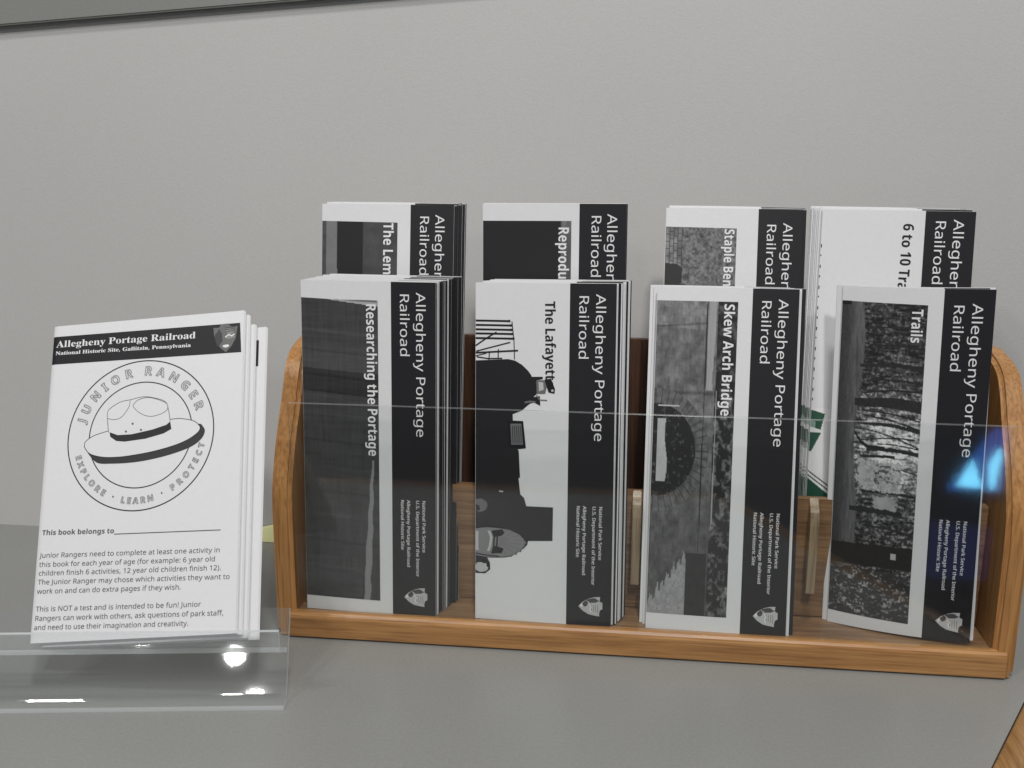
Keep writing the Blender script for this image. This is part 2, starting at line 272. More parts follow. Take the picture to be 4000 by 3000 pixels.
# letter outlines: for each face, one row per character of its text in sorted order: advance, then closed loops of x, y (thousandths)
OUTLINES = {
'R': [
[175],
[181,[126,480,54,480,71,135,109,135],[106,79,90,81,74,79,60,71,51,57,48,36,51,15,60,1,74,-7,90,-9,106,-7,119,1,129,15,132,36,129,57,119,71]],
[201,[181,480,126,480,81,415,51,342,33,265,27,184,33,104,51,28,81,-43,126,-106,181,-106,140,-40,110,32,93,108,87,185,93,264,110,340,140,413]],
[201,[76,480,20,480,61,413,91,340,109,264,115,185,109,108,91,32,62,-40,21,-106,76,-106,120,-43,151,28,169,104,175,184,169,265,151,342,120,415]],
[180,[124,78,61,78,55,40,47,-3,37,-47,28,-87,71,-87,87,-49,104,-8,118,33,129,71]],
[180,[106,79,89,81,74,79,60,71,51,57,48,36,51,15,60,1,74,-7,89,-9,106,-7,119,1,129,15,132,36,129,57,119,71]],
[384,[262,471,191,487,140,480,99,458,69,422,49,373,37,313,33,240,43,137,72,59,121,10,191,-7,243,1,284,23,314,59,335,108,347,169,351,240,341,344,312,422],[145,424,191,437,237,424,268,388,286,326,291,240,286,154,268,92,237,56,191,44,145,56,115,93,98,154,92,240,98,326,115,388]],
[384,[238,480,189,480,60,379,91,339,142,381,154,391,164,400,173,408,183,418,182,399,181,381,181,361,181,335,181,0,238,0]],
[384,[245,478,185,486,141,482,102,470,68,452,38,430,69,390,96,409,123,424,152,433,185,436,219,431,246,415,263,390,269,355,266,324,257,296,241,268,219,240,191,210,158,176,32,49,32,0,349,0,349,54,107,54,107,56,207,155,241,190,271,224,296,256,314,288,326,322,330,359,320,412,291,452]],
[384,[271,486,257,486,195,480,146,462,108,434,79,397,59,354,46,307,39,256,37,205,42,139,59,86,84,45,118,16,157,-1,200,-7,263,4,311,36,342,87,353,154,343,216,314,262,270,291,214,300,174,296,143,284,119,266,100,244,96,244,100,282,106,318,117,351,132,380,153,404,181,422,215,434,258,438,273,437,288,436,303,433,316,430,316,480,303,483,288,485],[201,254,242,247,271,227,288,195,294,154,288,105,268,70,238,50,199,43,168,48,142,61,122,82,108,108,100,137,97,166,100,187,110,208,126,226,146,241,172,251]],
[180,[106,367,89,369,74,367,60,359,51,345,48,324,51,303,60,289,74,281,89,278,106,281,119,289,129,303,132,324,129,345,119,359],[106,79,89,81,74,79,60,71,51,57,48,36,51,15,60,1,74,-7,89,-9,106,-7,119,1,129,15,132,36,129,57,119,71]],
[429,[242,482,187,482,0,0,61,0,118,148,308,148,366,0,428,0],[209,399,214,419,217,409,221,396,225,381,230,367,234,355,236,347,290,202,138,202,193,347,197,361,203,378]],
[490,[65,480,65,0,199,0,304,15,383,61,433,138,449,244,442,315,420,374,385,419,338,453,281,473,213,480],[126,428,204,428,281,417,338,383,374,326,385,242,337,99,191,52,126,52]],
[498,[126,480,65,480,65,0,126,0,126,224,371,224,371,0,432,0,432,480,371,480,371,277,126,277]],
[228,[200,480,27,480,27,445,83,431,83,48,27,35,27,0,200,0,200,35,144,48,144,431,200,445]],
[183,[122,480,62,480,62,3,59,-24,52,-44,42,-59,28,-68,12,-73,-4,-75,-17,-74,-30,-73,-41,-70,-52,-68,-52,-119,-42,-122,-31,-125,-18,-127,-3,-128,48,-119,88,-95,114,-53,122,7]],
[510,[65,480,65,0,121,0,121,268,120,304,119,340,117,372,116,398,118,398,375,0,445,0,445,480,389,480,389,209,389,186,390,162,391,137,392,115,393,96,394,83,391,83,135,480]],
[525,[329,479,263,487,195,479,139,456,96,419,65,370,47,310,41,241,47,171,65,111,96,61,139,24,194,1,263,-7,329,1,384,24,427,61,458,110,477,171,484,240,477,310,458,370,427,420,384,456],[193,421,263,434,334,421,382,382,410,321,420,240,410,159,382,98,333,59,263,46,192,59,143,98,114,159,105,240,114,321,143,382]],
[406,[65,480,65,0,126,0,126,187,181,187,245,192,294,208,330,233,354,264,368,300,372,338,361,398,329,443,273,470,192,480],[126,428,187,428,242,422,280,405,302,376,310,336,301,290,276,261,234,244,174,238,126,238]],
[418,[65,480,65,0,126,0,126,198,221,198,337,0,408,0,276,215,300,225,322,239,342,256,358,279,369,308,372,343,361,403,329,446,275,471,197,480],[126,427,194,427,245,422,281,407,303,381,310,340,303,301,283,272,248,255,197,249,126,249]],
[369,[231,484,193,486,151,483,114,471,83,454,60,429,45,400,40,364,48,314,72,276,110,246,164,222,203,207,232,192,253,178,267,163,274,145,277,123,270,91,249,66,216,51,169,46,131,48,94,54,61,64,34,74,34,16,60,7,91,-1,127,-5,166,-7,236,2,291,29,326,72,337,128,333,163,322,191,303,214,278,233,245,251,206,267,171,281,144,294,125,308,111,323,104,341,101,363,107,392,124,414,153,428,192,433,223,431,253,426,281,418,307,408,326,459,297,470,266,479]],
[373,[366,480,7,480,7,426,156,426,156,0,217,0,217,426,366,426]],
[491,[121,480,60,480,60,171,72,98,107,42,164,5,243,-7,301,-1,348,16,384,44,410,80,425,122,430,169,430,480,370,480,370,169,363,120,341,80,303,54,246,46,191,54,152,78,129,117,121,169]],
[377,[251,359,193,366,159,364,126,357,96,347,71,335,89,291,112,301,136,310,163,316,190,318,222,314,245,301,260,277,265,238,265,217,203,215,127,206,73,183,41,148,31,100,39,52,63,19,100,0,144,-7,185,-3,216,7,241,25,265,51,268,51,279,0,322,0,322,245,314,300,291,337],[154,167,211,174,264,176,264,144,256,98,234,66,200,47,158,41,132,44,110,55,97,73,92,99,98,130,118,152]],
[413,[116,510,57,510,57,0,99,0,111,46,116,46,134,26,158,9,189,-3,228,-7,288,5,335,40,366,99,376,180,366,261,335,319,288,354,228,366,189,362,158,351,134,333,116,312,113,312,114,326,115,344,116,364,116,386],[169,309,218,317,291,283,315,181,309,121,291,78,261,51,219,42,169,51,138,78,122,121,116,179,116,182,122,242,138,284]],
[322,[233,365,206,367,160,362,119,347,85,322,59,286,42,238,37,178,42,120,58,73,83,38,117,13,156,-2,201,-7,230,-5,254,-2,275,4,294,13,294,65,274,57,253,50,229,46,201,44,156,53,124,79,105,121,98,179,125,281,204,315,224,314,244,310,265,304,282,298,300,347,282,355,259,361]],
[413,[356,510,297,510,297,367,297,355,299,339,300,324,301,314,297,314,278,334,254,351,223,363,185,367,125,355,78,319,47,261,37,179,47,98,77,40,124,5,185,-7,223,-3,254,9,278,27,297,48,300,48,308,0,356,0],[152,308,193,318,244,309,275,282,292,238,298,179,298,168,292,113,274,74,243,50,194,42,152,51,122,78,104,121,98,178,104,235,122,280]],
[379,[239,362,196,367,151,361,112,344,81,316,57,279,42,232,37,177,42,122,59,76,85,40,120,14,162,-2,210,-7,245,-5,274,-1,301,6,328,17,328,69,301,58,274,50,245,45,213,44,165,52,129,76,107,115,98,169,345,169,345,204,340,250,327,290,305,322,276,347],[195,318,234,311,262,290,277,257,283,216,99,216,109,259,129,291,158,312]],
[231,[211,513,190,514,141,506,104,483,81,443,73,383,73,362,10,342,10,314,73,314,73,0,132,0,132,314,223,314,223,360,132,360,132,383,136,420,147,446,165,460,191,465,205,465,220,462,233,459,244,455,260,502,246,506,229,510]],
[413,[219,363,185,367,123,354,76,316,47,256,37,179,47,101,76,42,123,6,185,-7,251,7,297,48,300,48,299,39,298,27,298,13,298,3,298,-11,291,-53,271,-85,240,-105,198,-112,125,-105,65,-84,65,-138,123,-155,195,-161,267,-151,317,-122,346,-74,356,-6,356,360,309,360,301,312,298,312,275,336,249,353],[153,308,193,317,240,309,273,285,292,243,298,179,298,165,292,109,273,71,241,49,194,42,153,50,123,77,104,120,98,179,104,237,123,281]],
[415,[116,510,57,510,57,0,116,0,116,186,122,242,139,283,171,309,222,317,282,295,302,230,302,0,361,0,361,234,352,294,328,335,287,358,229,366,195,362,164,352,137,334,117,310,113,310,115,335,116,361]],
[173,[100,493,87,495,74,493,62,486,55,474,52,457,55,441,62,429,74,422,87,420,100,422,111,429,119,441,122,457,119,474,111,486],[116,360,57,360,57,0,116,0]],
[359,[116,510,57,510,57,0,116,0,116,132,156,168,281,0,353,0,197,206,343,360,273,360,158,238,152,231,144,221,136,211,128,201,121,192,116,185,113,185,114,199,115,216,115,231,116,244]],
[173,[116,510,57,510,57,0,116,0]],
[628,[293,352,223,367,192,363,162,353,137,336,117,311,113,311,105,360,57,360,57,0,116,0,116,187,121,242,137,283,166,309,212,317,268,296,286,232,286,0,345,0,345,199,350,250,367,287,397,309,442,317,497,296,515,232,515,0,574,0,574,234,566,295,543,335,505,359,452,367,418,363,386,352,358,333,336,306,333,306]],
[415,[287,359,230,367,197,363,165,353,138,336,117,311,113,311,105,360,57,360,57,0,116,0,116,187,122,242,139,283,171,309,222,317,282,295,302,230,302,0,361,0,361,234,352,295,328,335]],
[406,[250,361,204,367,135,355,82,318,48,260,37,181,42,125,58,79,84,42,117,15,157,-1,202,-7,271,6,325,42,359,101,370,181,365,236,349,282,324,318,290,345],[155,308,203,317,251,308,283,281,303,238,309,181,303,123,283,80,251,52,203,42,156,52,123,80,104,123,98,181,104,238,123,281]],
[413,[288,355,228,367,189,363,158,351,135,333,116,311,113,311,105,360,57,360,57,-161,116,-161,116,-13,116,1,115,17,113,33,112,46,116,46,135,26,159,9,190,-3,228,-7,288,5,335,41,366,100,376,181,366,262,335,320],[218,317,261,308,291,280,309,237,315,181,312,143,305,110,291,82,273,60,249,47,219,42,169,51,138,78,122,122,116,181,116,192,123,247,140,286,171,309]],
[413,[224,363,185,367,126,355,78,319,47,261,37,179,47,98,78,40,124,5,183,-7,222,-3,254,9,278,27,296,48,300,48,299,36,298,21,297,6,297,-7,297,-161,356,-161,356,360,309,360,300,311,298,311,279,333,255,351],[151,308,193,318,243,309,275,282,292,239,298,179,298,167,291,112,274,73,242,50,195,42,152,51,122,78,104,121,98,178,104,235,122,280]],
[277,[235,366,225,367,190,361,160,345,135,322,115,294,112,294,105,360,57,360,57,0,116,0,116,192,120,226,131,256,147,280,169,298,194,309,221,313,231,313,241,312,251,310,260,308,267,363,258,364,247,366]],
[322,[201,365,169,367,115,360,72,342,44,312,34,271,38,244,48,223,64,206,86,191,113,177,146,164,177,151,200,140,217,129,227,118,233,107,234,94,229,72,214,55,188,45,149,41,118,43,87,50,59,60,35,70,35,16,57,7,83,-1,113,-5,148,-7,207,0,253,20,282,53,291,99,288,126,279,147,263,165,242,180,215,193,183,206,153,219,129,229,111,239,99,249,93,261,91,275,95,293,110,307,133,315,165,318,191,317,216,312,241,304,264,296,284,343,258,353,231,360]],
[242,[121,443,86,443,62,366,11,343,11,314,62,314,62,105,65,66,77,37,94,16,115,3,140,-4,167,-7,184,-6,201,-4,216,0,228,4,228,49,218,46,205,44,191,42,177,42,155,46,137,57,125,77,121,106,121,314,225,314,225,360,121,360]],
[415,[113,360,53,360,53,124,61,65,86,25,127,1,184,-7,218,-3,250,6,277,23,298,48,301,48,310,0,358,0,358,360,299,360,299,173,293,117,276,76,243,51,193,42,133,64,113,128]],
[341,[63,360,0,360,136,0,204,0,341,360,278,360,201,148,196,133,190,116,184,98,179,81,175,65,171,52,169,52,166,65,162,80,157,97,151,115,145,132,140,148]],
[528,[69,361,7,361,106,1,173,1,238,203,246,231,253,258,258,281,262,299,265,299,269,281,274,258,281,231,289,203,351,1,420,1,520,361,460,361,410,169,402,138,395,108,389,82,385,62,383,62,379,83,373,108,366,134,359,158,297,361,232,361,169,158,164,142,159,125,155,107,151,89,147,74,144,61,142,61,138,83,132,110,125,140,118,169]],
[355,[85,360,18,360,142,184,12,0,79,0,178,144,276,0,343,0,212,184,336,360,270,360,178,224]],
[343,[64,360,1,360,146,-1,127,-49,114,-75,97,-95,75,-108,47,-113,36,-112,25,-111,16,-110,7,-109,7,-156,17,-158,28,-160,41,-161,56,-161,103,-154,139,-131,166,-96,187,-50,343,360,279,360,206,156,196,128,187,101,180,76,175,57,172,57,167,80,160,104,151,129,142,155]]],
'B': [
[175],
[384,[266,471,191,487,136,480,93,457,62,421,40,373,28,312,24,240,34,137,64,59,116,10,191,-7,247,1,290,23,321,59,343,107,355,168,359,240,349,344,318,422],[191,405,223,395,244,363,255,312,259,240,255,168,244,116,223,85,191,75,159,86,139,117,128,168,125,240,128,312,139,363,159,395]],
[384,[277,480,194,480,40,357,89,296,144,340,154,348,164,358,173,367,179,373,178,350,177,323,176,298,176,277,176,0,277,0]],
[384,[279,485,264,485,209,481,162,469,124,450,93,425,69,396,51,362,38,325,30,285,25,245,24,203,29,138,47,85,75,44,110,16,152,-1,199,-7,266,4,318,38,351,90,362,160,353,224,325,272,282,302,225,312,188,308,160,296,137,278,121,256,117,256,122,298,132,334,151,364,178,387,218,401,271,406,286,405,301,404,315,402,328,399,328,480,314,482,297,484],[178,231,199,234,228,229,248,214,260,190,264,158,259,121,245,95,224,80,197,75,175,78,157,89,142,105,132,124,126,145,124,167,127,183,134,199,145,213,160,224]],
[463,[169,482,0,0,109,0,144,114,319,114,354,0,463,0,293,482],[228,392,232,407,236,392,240,375,246,357,251,340,255,324,259,311,295,199,170,199,204,311,207,321,212,336,217,354,223,374]],
[451,[60,480,60,0,240,0,313,9,369,37,404,81,416,139,413,173,404,199,391,220,373,234,353,245,330,251,330,255,361,266,384,289,399,320,404,358,391,416,355,453,294,473,210,480],[162,396,216,396,253,393,279,384,294,368,300,345,295,321,282,304,258,293,221,289,162,289],[162,209,225,209,266,205,292,192,306,173,310,149,306,122,292,102,267,88,228,84,162,84]],
[428,[300,484,264,486,197,478,141,455,97,417,65,367,46,307,39,239,45,170,62,110,91,61,133,24,187,1,255,-7,291,-5,324,-1,355,7,386,18,386,103,353,93,323,85,293,80,264,78,209,88,172,120,151,171,144,238,151,306,175,358,212,391,264,402,290,399,317,392,344,382,371,370,404,453,371,467,335,477]],
[376,[60,480,60,0,336,0,336,84,162,84,162,208,324,208,324,291,162,291,162,396,336,396,336,480]],
[486,[327,484,289,486,215,479,153,456,104,420,68,371,46,311,39,240,53,134,97,56,167,9,262,-7,311,-5,354,1,394,9,433,21,433,269,242,269,242,185,333,185,333,85,320,82,305,80,289,78,269,78,229,83,197,98,173,123,156,155,147,194,144,238,148,285,162,325,183,357,212,381,247,397,289,402,319,400,348,394,375,386,398,375,432,457,400,469,365,478]],
[514,[162,480,60,480,60,0,162,0,162,207,352,207,352,0,453,0,453,480,352,480,352,291,162,291]],
[261,[240,480,21,480,21,422,80,395,80,85,21,58,21,0,240,0,240,58,181,85,181,395,240,422]],
[222,[162,480,60,480,60,30,58,-1,52,-24,43,-39,30,-49,15,-54,-2,-56,-15,-55,-27,-54,-39,-52,-50,-49,-50,-134,-38,-136,-24,-139,-8,-140,10,-141,52,-137,89,-124,120,-102,143,-69,157,-25,162,31]],
[379,[162,480,60,480,60,0,357,0,357,84,162,84]],
[546,[60,480,60,0,151,0,151,226,151,260,149,294,147,328,145,363,148,363,357,0,486,0,486,480,394,480,394,253,395,220,396,187,397,154,399,120,397,120,189,480]],
[535,[339,479,268,487,196,479,139,456,95,420,63,371,45,311,39,241,45,171,63,111,95,61,139,24,196,1,267,-7,339,1,396,24,440,61,471,110,490,171,496,240,490,310,471,370,440,420,396,456],[212,392,268,402,323,392,361,359,382,308,389,240,382,173,361,122,323,89,267,79,212,89,175,122,153,173,146,240,153,308,175,359]],
[422,[60,480,60,0,162,0,162,171,206,171,268,176,316,193,351,219,374,252,387,289,392,330,381,392,349,440,294,470,214,480],[162,396,208,396,269,379,289,326,282,293,264,271,234,258,195,254,162,254]],
[443,[60,480,60,0,162,0,162,184,216,184,330,0,443,0,302,209,325,221,346,237,365,256,379,278,388,305,392,336,380,399,345,444,285,471,200,480],[162,396,193,396,236,393,266,382,283,362,289,333,283,304,267,283,238,271,195,267,162,267]],
[370,[235,484,199,486,131,477,80,450,47,407,36,350,39,319,48,293,61,272,77,253,95,238,114,225,133,215,150,207,187,189,217,172,237,153,244,128,240,108,228,92,207,81,175,77,138,80,102,90,66,103,31,117,31,22,95,1,167,-7,242,3,297,31,332,76,343,133,340,168,329,196,312,220,289,241,260,259,226,277,187,297,158,313,141,330,136,353,140,373,151,388,170,398,195,402,223,400,249,394,277,385,308,373,341,453,305,467,270,478]],
[389,[375,480,13,480,13,395,144,395,144,0,245,0,245,395,375,395]],
[508,[158,480,57,480,57,171,70,98,107,42,168,5,252,-7,313,-1,363,16,401,44,429,80,445,122,451,169,451,480,349,480,349,187,344,138,327,105,297,85,255,79,213,85,183,103,165,136,158,186]],
[448,[122,480,10,480,159,247,0,0,109,0,220,181,332,0,448,0,286,242,437,480,327,480,226,307]],
[406,[268,366,203,374,165,372,128,365,94,355,62,341,95,273,121,284,146,292,172,298,199,300,223,297,241,287,252,269,256,244,256,228,192,226,120,217,69,196,38,160,28,109,36,58,60,22,97,0,142,-7,183,-3,214,7,239,24,263,50,266,50,285,0,355,0,355,244,345,302,316,342],[217,169,256,170,256,140,250,109,234,86,209,71,179,66,160,69,144,76,134,89,131,109,136,132,150,151,176,164]],
[425,[152,510,52,510,52,0,129,0,146,40,152,40,169,23,190,8,218,-3,254,-7,311,5,356,42,385,101,395,184,385,266,357,325,312,361,257,373,221,369,192,358,170,340,152,319,148,319,150,333,151,351,152,371,152,392],[170,269,191,287,224,293,253,287,274,266,288,232,293,185,288,138,275,103,253,82,226,75,190,82,168,103,156,138,152,185,152,195,157,239]],
[345,[245,372,210,373,160,368,117,353,80,328,53,291,36,242,30,181,41,97,75,39,129,5,201,-7,236,-5,265,0,290,8,313,21,313,106,290,93,266,83,240,77,210,75,177,81,153,101,137,134,132,182,152,265,210,293,230,291,251,287,272,280,295,271,324,349,302,358,276,366]],
[425,[373,510,273,510,273,393,273,372,275,351,278,333,280,320,277,320,259,341,236,358,207,370,171,373,114,361,69,325,40,265,30,183,40,101,69,41,113,5,169,-7,204,-3,233,9,255,27,273,48,277,48,296,0,373,0],[202,292,240,285,263,264,275,229,279,182,279,171,275,128,262,98,239,79,203,73,173,80,150,100,136,134,132,181,136,229,150,264,173,285]],
[397,[271,363,203,373,155,368,113,352,78,325,52,288,36,240,30,181,36,123,54,76,83,40,121,14,166,-2,218,-7,257,-5,290,0,320,8,347,19,347,97,317,84,287,75,257,70,223,68,185,74,157,92,139,121,132,158,368,158,368,207,357,278,324,330],[178,298,204,302,235,297,257,280,269,256,274,225,134,225,141,259,156,283]],
[260,[226,513,198,514,161,511,129,503,103,488,84,466,72,435,69,394,69,367,13,340,13,291,69,291,69,0,169,0,169,291,255,291,255,367,169,367,169,390,171,407,178,422,191,431,209,435,225,434,240,431,253,428,265,425,290,498,273,504,252,509]],
[425,[232,360,171,373,112,361,68,323,40,263,30,183,39,103,67,43,111,6,169,-7,200,-4,228,6,252,23,273,48,275,48,275,38,274,26,273,14,273,3,273,-5,253,-67,195,-88,122,-81,52,-60,52,-140,84,-150,117,-156,152,-160,189,-161,269,-151,326,-120,361,-70,373,-1,373,367,288,367,280,320,277,320],[203,292,238,286,261,267,275,233,279,182,279,170,275,124,261,94,237,77,204,72,150,99,132,181,150,264]],
[441,[152,510,52,510,52,0,152,0,152,173,157,224,170,262,194,286,232,293,276,274,291,214,291,0,391,0,391,239,382,300,355,342,313,365,259,373,227,370,198,361,173,344,153,320,148,320,149,333,151,355,152,380,152,406]],
[205,[123,508,103,510,82,508,64,500,52,485,48,461,52,438,64,423,82,415,103,412,123,415,141,423,153,438,157,461,153,485,141,500],[152,367,52,367,52,0,152,0]],
[416,[152,510,52,510,52,0,152,0,152,114,195,148,301,0,416,0,262,208,408,367,295,367,192,255,180,242,169,228,159,214,148,199,147,199,149,220,151,241,152,261,152,282]],
[205,[152,510,52,510,52,0,152,0]],
[660,[292,370,255,373,224,370,194,361,168,344,148,320,142,320,129,367,52,367,52,0,152,0,152,173,156,224,168,262,190,286,226,293,267,274,281,214,281,0,381,0,381,184,385,231,398,265,420,286,454,293,495,274,509,214,509,0,609,0,609,239,601,300,577,342,538,365,483,373,452,370,421,361,395,344,375,320,366,320,348,344,323,360]],
[441,[314,365,261,373,227,370,196,361,168,344,148,320,142,320,129,367,52,367,52,0,152,0,152,173,157,224,169,262,193,286,232,293,258,289,277,274,287,249,291,214,291,0,391,0,391,239,382,300,355,342]],
[416,[258,368,209,373,134,361,78,324,42,265,30,184,36,128,53,80,80,43,116,15,159,-1,207,-7,281,6,337,43,373,103,385,184,380,240,363,287,336,324,300,351],[173,286,208,293,242,286,266,266,279,232,283,184,279,136,266,102,242,81,208,74,174,81,150,102,137,136,132,184,137,232,150,266]],
[425,[312,361,257,373,221,369,192,357,170,340,152,319,148,319,134,367,52,367,52,-161,152,-161,152,-13,151,13,147,40,152,40,169,23,191,8,218,-3,254,-7,310,5,355,42,385,102,395,184,385,266,357,325],[157,239,170,269,191,287,224,293,276,266,293,185,289,138,276,103,255,82,226,75,190,82,168,103,156,138,152,185,152,195]],
[305,[265,373,257,373,222,368,192,353,167,331,148,305,143,305,128,367,52,367,52,0,152,0,152,187,156,218,167,242,184,259,205,271,229,278,254,280,261,280,270,279,278,278,283,277,291,371,284,372,275,373]],
[334,[209,372,175,373,116,367,70,348,40,316,30,271,33,243,41,220,55,201,74,185,99,171,130,156,161,142,183,132,197,123,204,115,208,107,210,98,206,85,197,75,180,69,155,66,127,69,95,75,62,85,31,97,31,15,58,5,86,-2,116,-5,152,-7,220,1,269,23,298,60,308,109,305,139,296,162,281,181,261,196,236,210,206,223,178,235,157,244,144,252,135,260,131,267,130,275,141,293,174,300,199,298,223,292,248,283,274,273,304,345,272,358,240,367]],
[291,[163,445,99,445,71,367,15,334,15,291,63,291,63,115,67,73,78,41,96,19,119,4,147,-4,178,-7,205,-5,230,-2,252,4,270,10,270,85,255,80,239,77,223,74,207,73,189,76,175,84,166,97,163,115,163,291,266,291,266,367,163,367]],
[441,[150,367,50,367,50,128,59,67,86,25,127,1,181,-7,214,-4,245,6,273,23,293,47,299,47,312,0,389,0,389,367,289,367,289,194,285,142,272,104,248,81,210,73,183,78,165,93,154,118,150,152]],
[575,[106,367,7,367,111,0,218,0,248,127,251,142,256,162,261,185,267,211,273,235,278,258,283,277,285,290,288,290,291,277,296,258,301,235,307,211,313,186,318,162,322,142,326,128,354,0,463,0,568,367,470,367,426,204,422,186,417,163,413,140,410,117,407,98,405,84,402,84,402,99,399,118,396,140,393,161,389,178,386,191,343,367,233,367,188,191,186,184,184,172,182,158,179,142,176,125,174,109,172,95,171,84,169,84,167,99,164,119,160,141,157,164,153,186,148,204]],
[382,[109,367,0,367,146,3,140,-15,129,-40,112,-61,91,-76,62,-81,51,-80,41,-79,31,-78,23,-77,23,-156,33,-158,45,-160,58,-161,74,-161,123,-154,166,-133,201,-97,227,-47,382,367,275,367,207,161,202,145,198,130,195,114,193,97,191,97,189,114,187,130,183,145,179,161]]],
'S': [
[175],
[180,[124,78,61,78,55,40,47,-3,37,-47,28,-87,71,-87,87,-49,104,-8,118,33,129,71]],
[437,[224,465,206,466,49,75,36,47,24,30,9,21,-9,18,-9,0,128,0,128,18,124,18,87,26,75,48,75,53,76,59,77,65,79,71,103,132,253,132,273,81,281,59,283,46,270,25,229,18,229,0,443,0,443,18,425,22,411,34,399,55,384,87],[113,161,177,319,242,161]],
[508,[311,459,257,465,195,458,139,435,93,399,57,352,35,295,28,229,35,161,57,103,93,55,141,19,200,-3,268,-10,357,0,446,29,446,128,449,155,457,171,473,179,500,182,500,198,275,198,275,182,309,179,329,170,339,154,343,128,343,71,339,45,328,27,308,16,275,13,221,26,180,67,154,135,146,228,176,389,267,443,299,439,329,426,357,406,382,379,403,346,420,308,437,308,437,465,419,465,412,452,406,443,398,438,388,436,379,437,369,441]],
[523,[242,455,16,455,16,439,44,434,62,424,71,406,75,379,75,81,72,50,62,32,45,22,15,17,15,0,242,0,242,17,212,22,194,32,185,50,182,81,182,221,342,221,342,81,339,49,329,31,311,21,282,17,282,0,507,0,507,17,478,22,461,33,452,52,449,81,449,379,452,407,461,424,478,434,507,439,507,455,282,455,282,439,304,436,320,432,331,425,337,415,341,400,342,379,342,251,182,251,182,379,183,400,187,415,193,425,204,432,220,436,242,439]],
[494,[156,455,18,455,18,439,28,436,36,433,49,421,76,388,76,79,75,57,71,41,65,30,54,23,39,19,18,17,18,0,167,0,167,17,136,21,119,31,110,49,107,79,107,350,403,-11,422,-11,422,377,425,407,433,425,450,434,480,439,480,455,331,455,331,439,353,436,369,431,379,425,386,414,390,399,391,377,391,169]],
[418,[214,455,16,455,16,439,44,434,62,424,71,406,75,379,75,81,72,50,62,32,45,22,15,17,15,0,242,0,242,17,212,22,194,32,185,50,182,81,182,206,242,206,314,214,367,240,398,280,409,332,404,367,390,398,366,422,336,440,287,451],[199,429,216,431,252,425,275,406,288,375,292,329,287,283,272,253,244,235,201,230,182,230,182,398,184,414,189,424]],
[473,[217,455,16,455,16,439,44,434,62,424,71,406,75,379,75,81,72,50,62,32,45,22,15,17,15,0,242,0,242,17,212,22,194,32,185,50,182,81,182,212,201,212,338,0,480,0,480,17,478,17,463,19,452,26,443,36,432,50,315,224,392,265,417,334,405,388,367,426,305,448],[202,429,224,431,284,407,304,336,298,290,280,258,249,240,203,234,182,234,182,385,184,409,190,422]],
[390,[206,465,185,466,148,462,115,449,88,429,67,403,54,370,50,332,56,289,77,253,112,221,163,191,225,160,265,129,279,89,273,60,257,36,231,20,197,15,149,24,111,50,83,94,62,158,43,158,43,-11,61,-11,65,0,69,7,75,11,85,12,90,11,98,9,110,6,126,1,142,-4,158,-8,175,-9,192,-10,240,-6,281,8,314,29,339,58,354,93,359,133,357,162,350,188,337,211,317,233,290,253,253,273,189,303,159,319,137,336,124,356,120,380,125,406,140,426,163,440,194,445,222,441,248,429,272,410,293,385,310,354,322,319,339,319,339,466,320,466,313,450,300,445,296,445,291,446,287,447,282,448,255,456,229,461]],
[344,[223,312,162,318,126,316,95,308,69,295,49,278,37,259,33,236,36,218,45,203,59,194,77,191,95,194,110,202,120,215,123,231,121,243,113,257,106,268,104,274,115,290,148,296,171,292,187,282,196,266,199,241,199,190,119,164,63,136,31,104,20,63,25,34,40,11,64,-4,95,-9,151,2,200,35,216,1,255,-10,294,-1,329,28,320,42,312,36,304,34,298,36,295,40,293,48,293,62,293,210,285,259,263,292],[138,139,199,169,199,63,187,50,174,41,162,35,151,34,126,46,118,84]],
[293,[218,314,175,319,133,313,96,297,64,271,40,237,25,196,19,150,24,106,38,68,59,35,87,11,119,-5,156,-10,227,8,285,60,271,72,239,47,204,38,166,48,137,76,118,123,112,187,126,269,169,297,190,290,197,271,197,266,197,261,196,256,196,251,206,216,236,204,253,207,266,215,275,228,277,245,271,275,250,298]],
[370,[319,455,176,455,176,439,198,437,212,430,220,419,223,401,223,280,189,309,146,318,112,313,81,297,55,272,36,237,24,196,19,147,23,104,35,66,53,35,78,10,107,-5,140,-10,188,2,223,39,223,-10,294,6,353,11,353,28,335,32,325,41,320,54,319,75],[147,273,174,281,191,278,206,270,217,257,223,242,223,76,215,56,202,41,187,31,171,28,146,36,130,58,121,98,118,153,121,210,130,250]],
[301,[209,309,157,318,120,313,87,298,59,273,38,240,24,201,19,157,24,109,37,69,58,35,85,10,117,-5,154,-10,228,11,285,73,270,86,237,53,199,42,138,73,117,166,283,166,283,173,274,234,249,280],[127,274,161,297,181,292,193,277,199,252,201,215,201,192,116,192,116,203]],
[327,[196,315,157,318,120,315,88,305,60,289,40,268,27,242,22,212,42,150,102,110,67,92,42,74,28,54,24,30,35,-1,69,-26,28,-46,14,-75,22,-100,48,-122,89,-136,146,-140,219,-133,272,-113,305,-80,316,-37,312,-9,303,13,285,29,259,40,223,47,175,49,141,49,111,55,101,71,104,84,112,94,126,102,142,104,149,104,157,103,164,103,172,103,205,106,234,116,258,131,276,151,288,176,291,203,286,237,268,268,317,268,317,304,233,304],[137,292,157,297,178,292,190,276,197,249,199,211,197,173,190,146,178,130,157,124,137,130,124,146,117,173,114,211,117,249,124,276],[97,-34,205,-34,231,-36,249,-41,260,-51,263,-66,238,-104,161,-116,122,-113,95,-103,79,-89,73,-73,79,-52]],
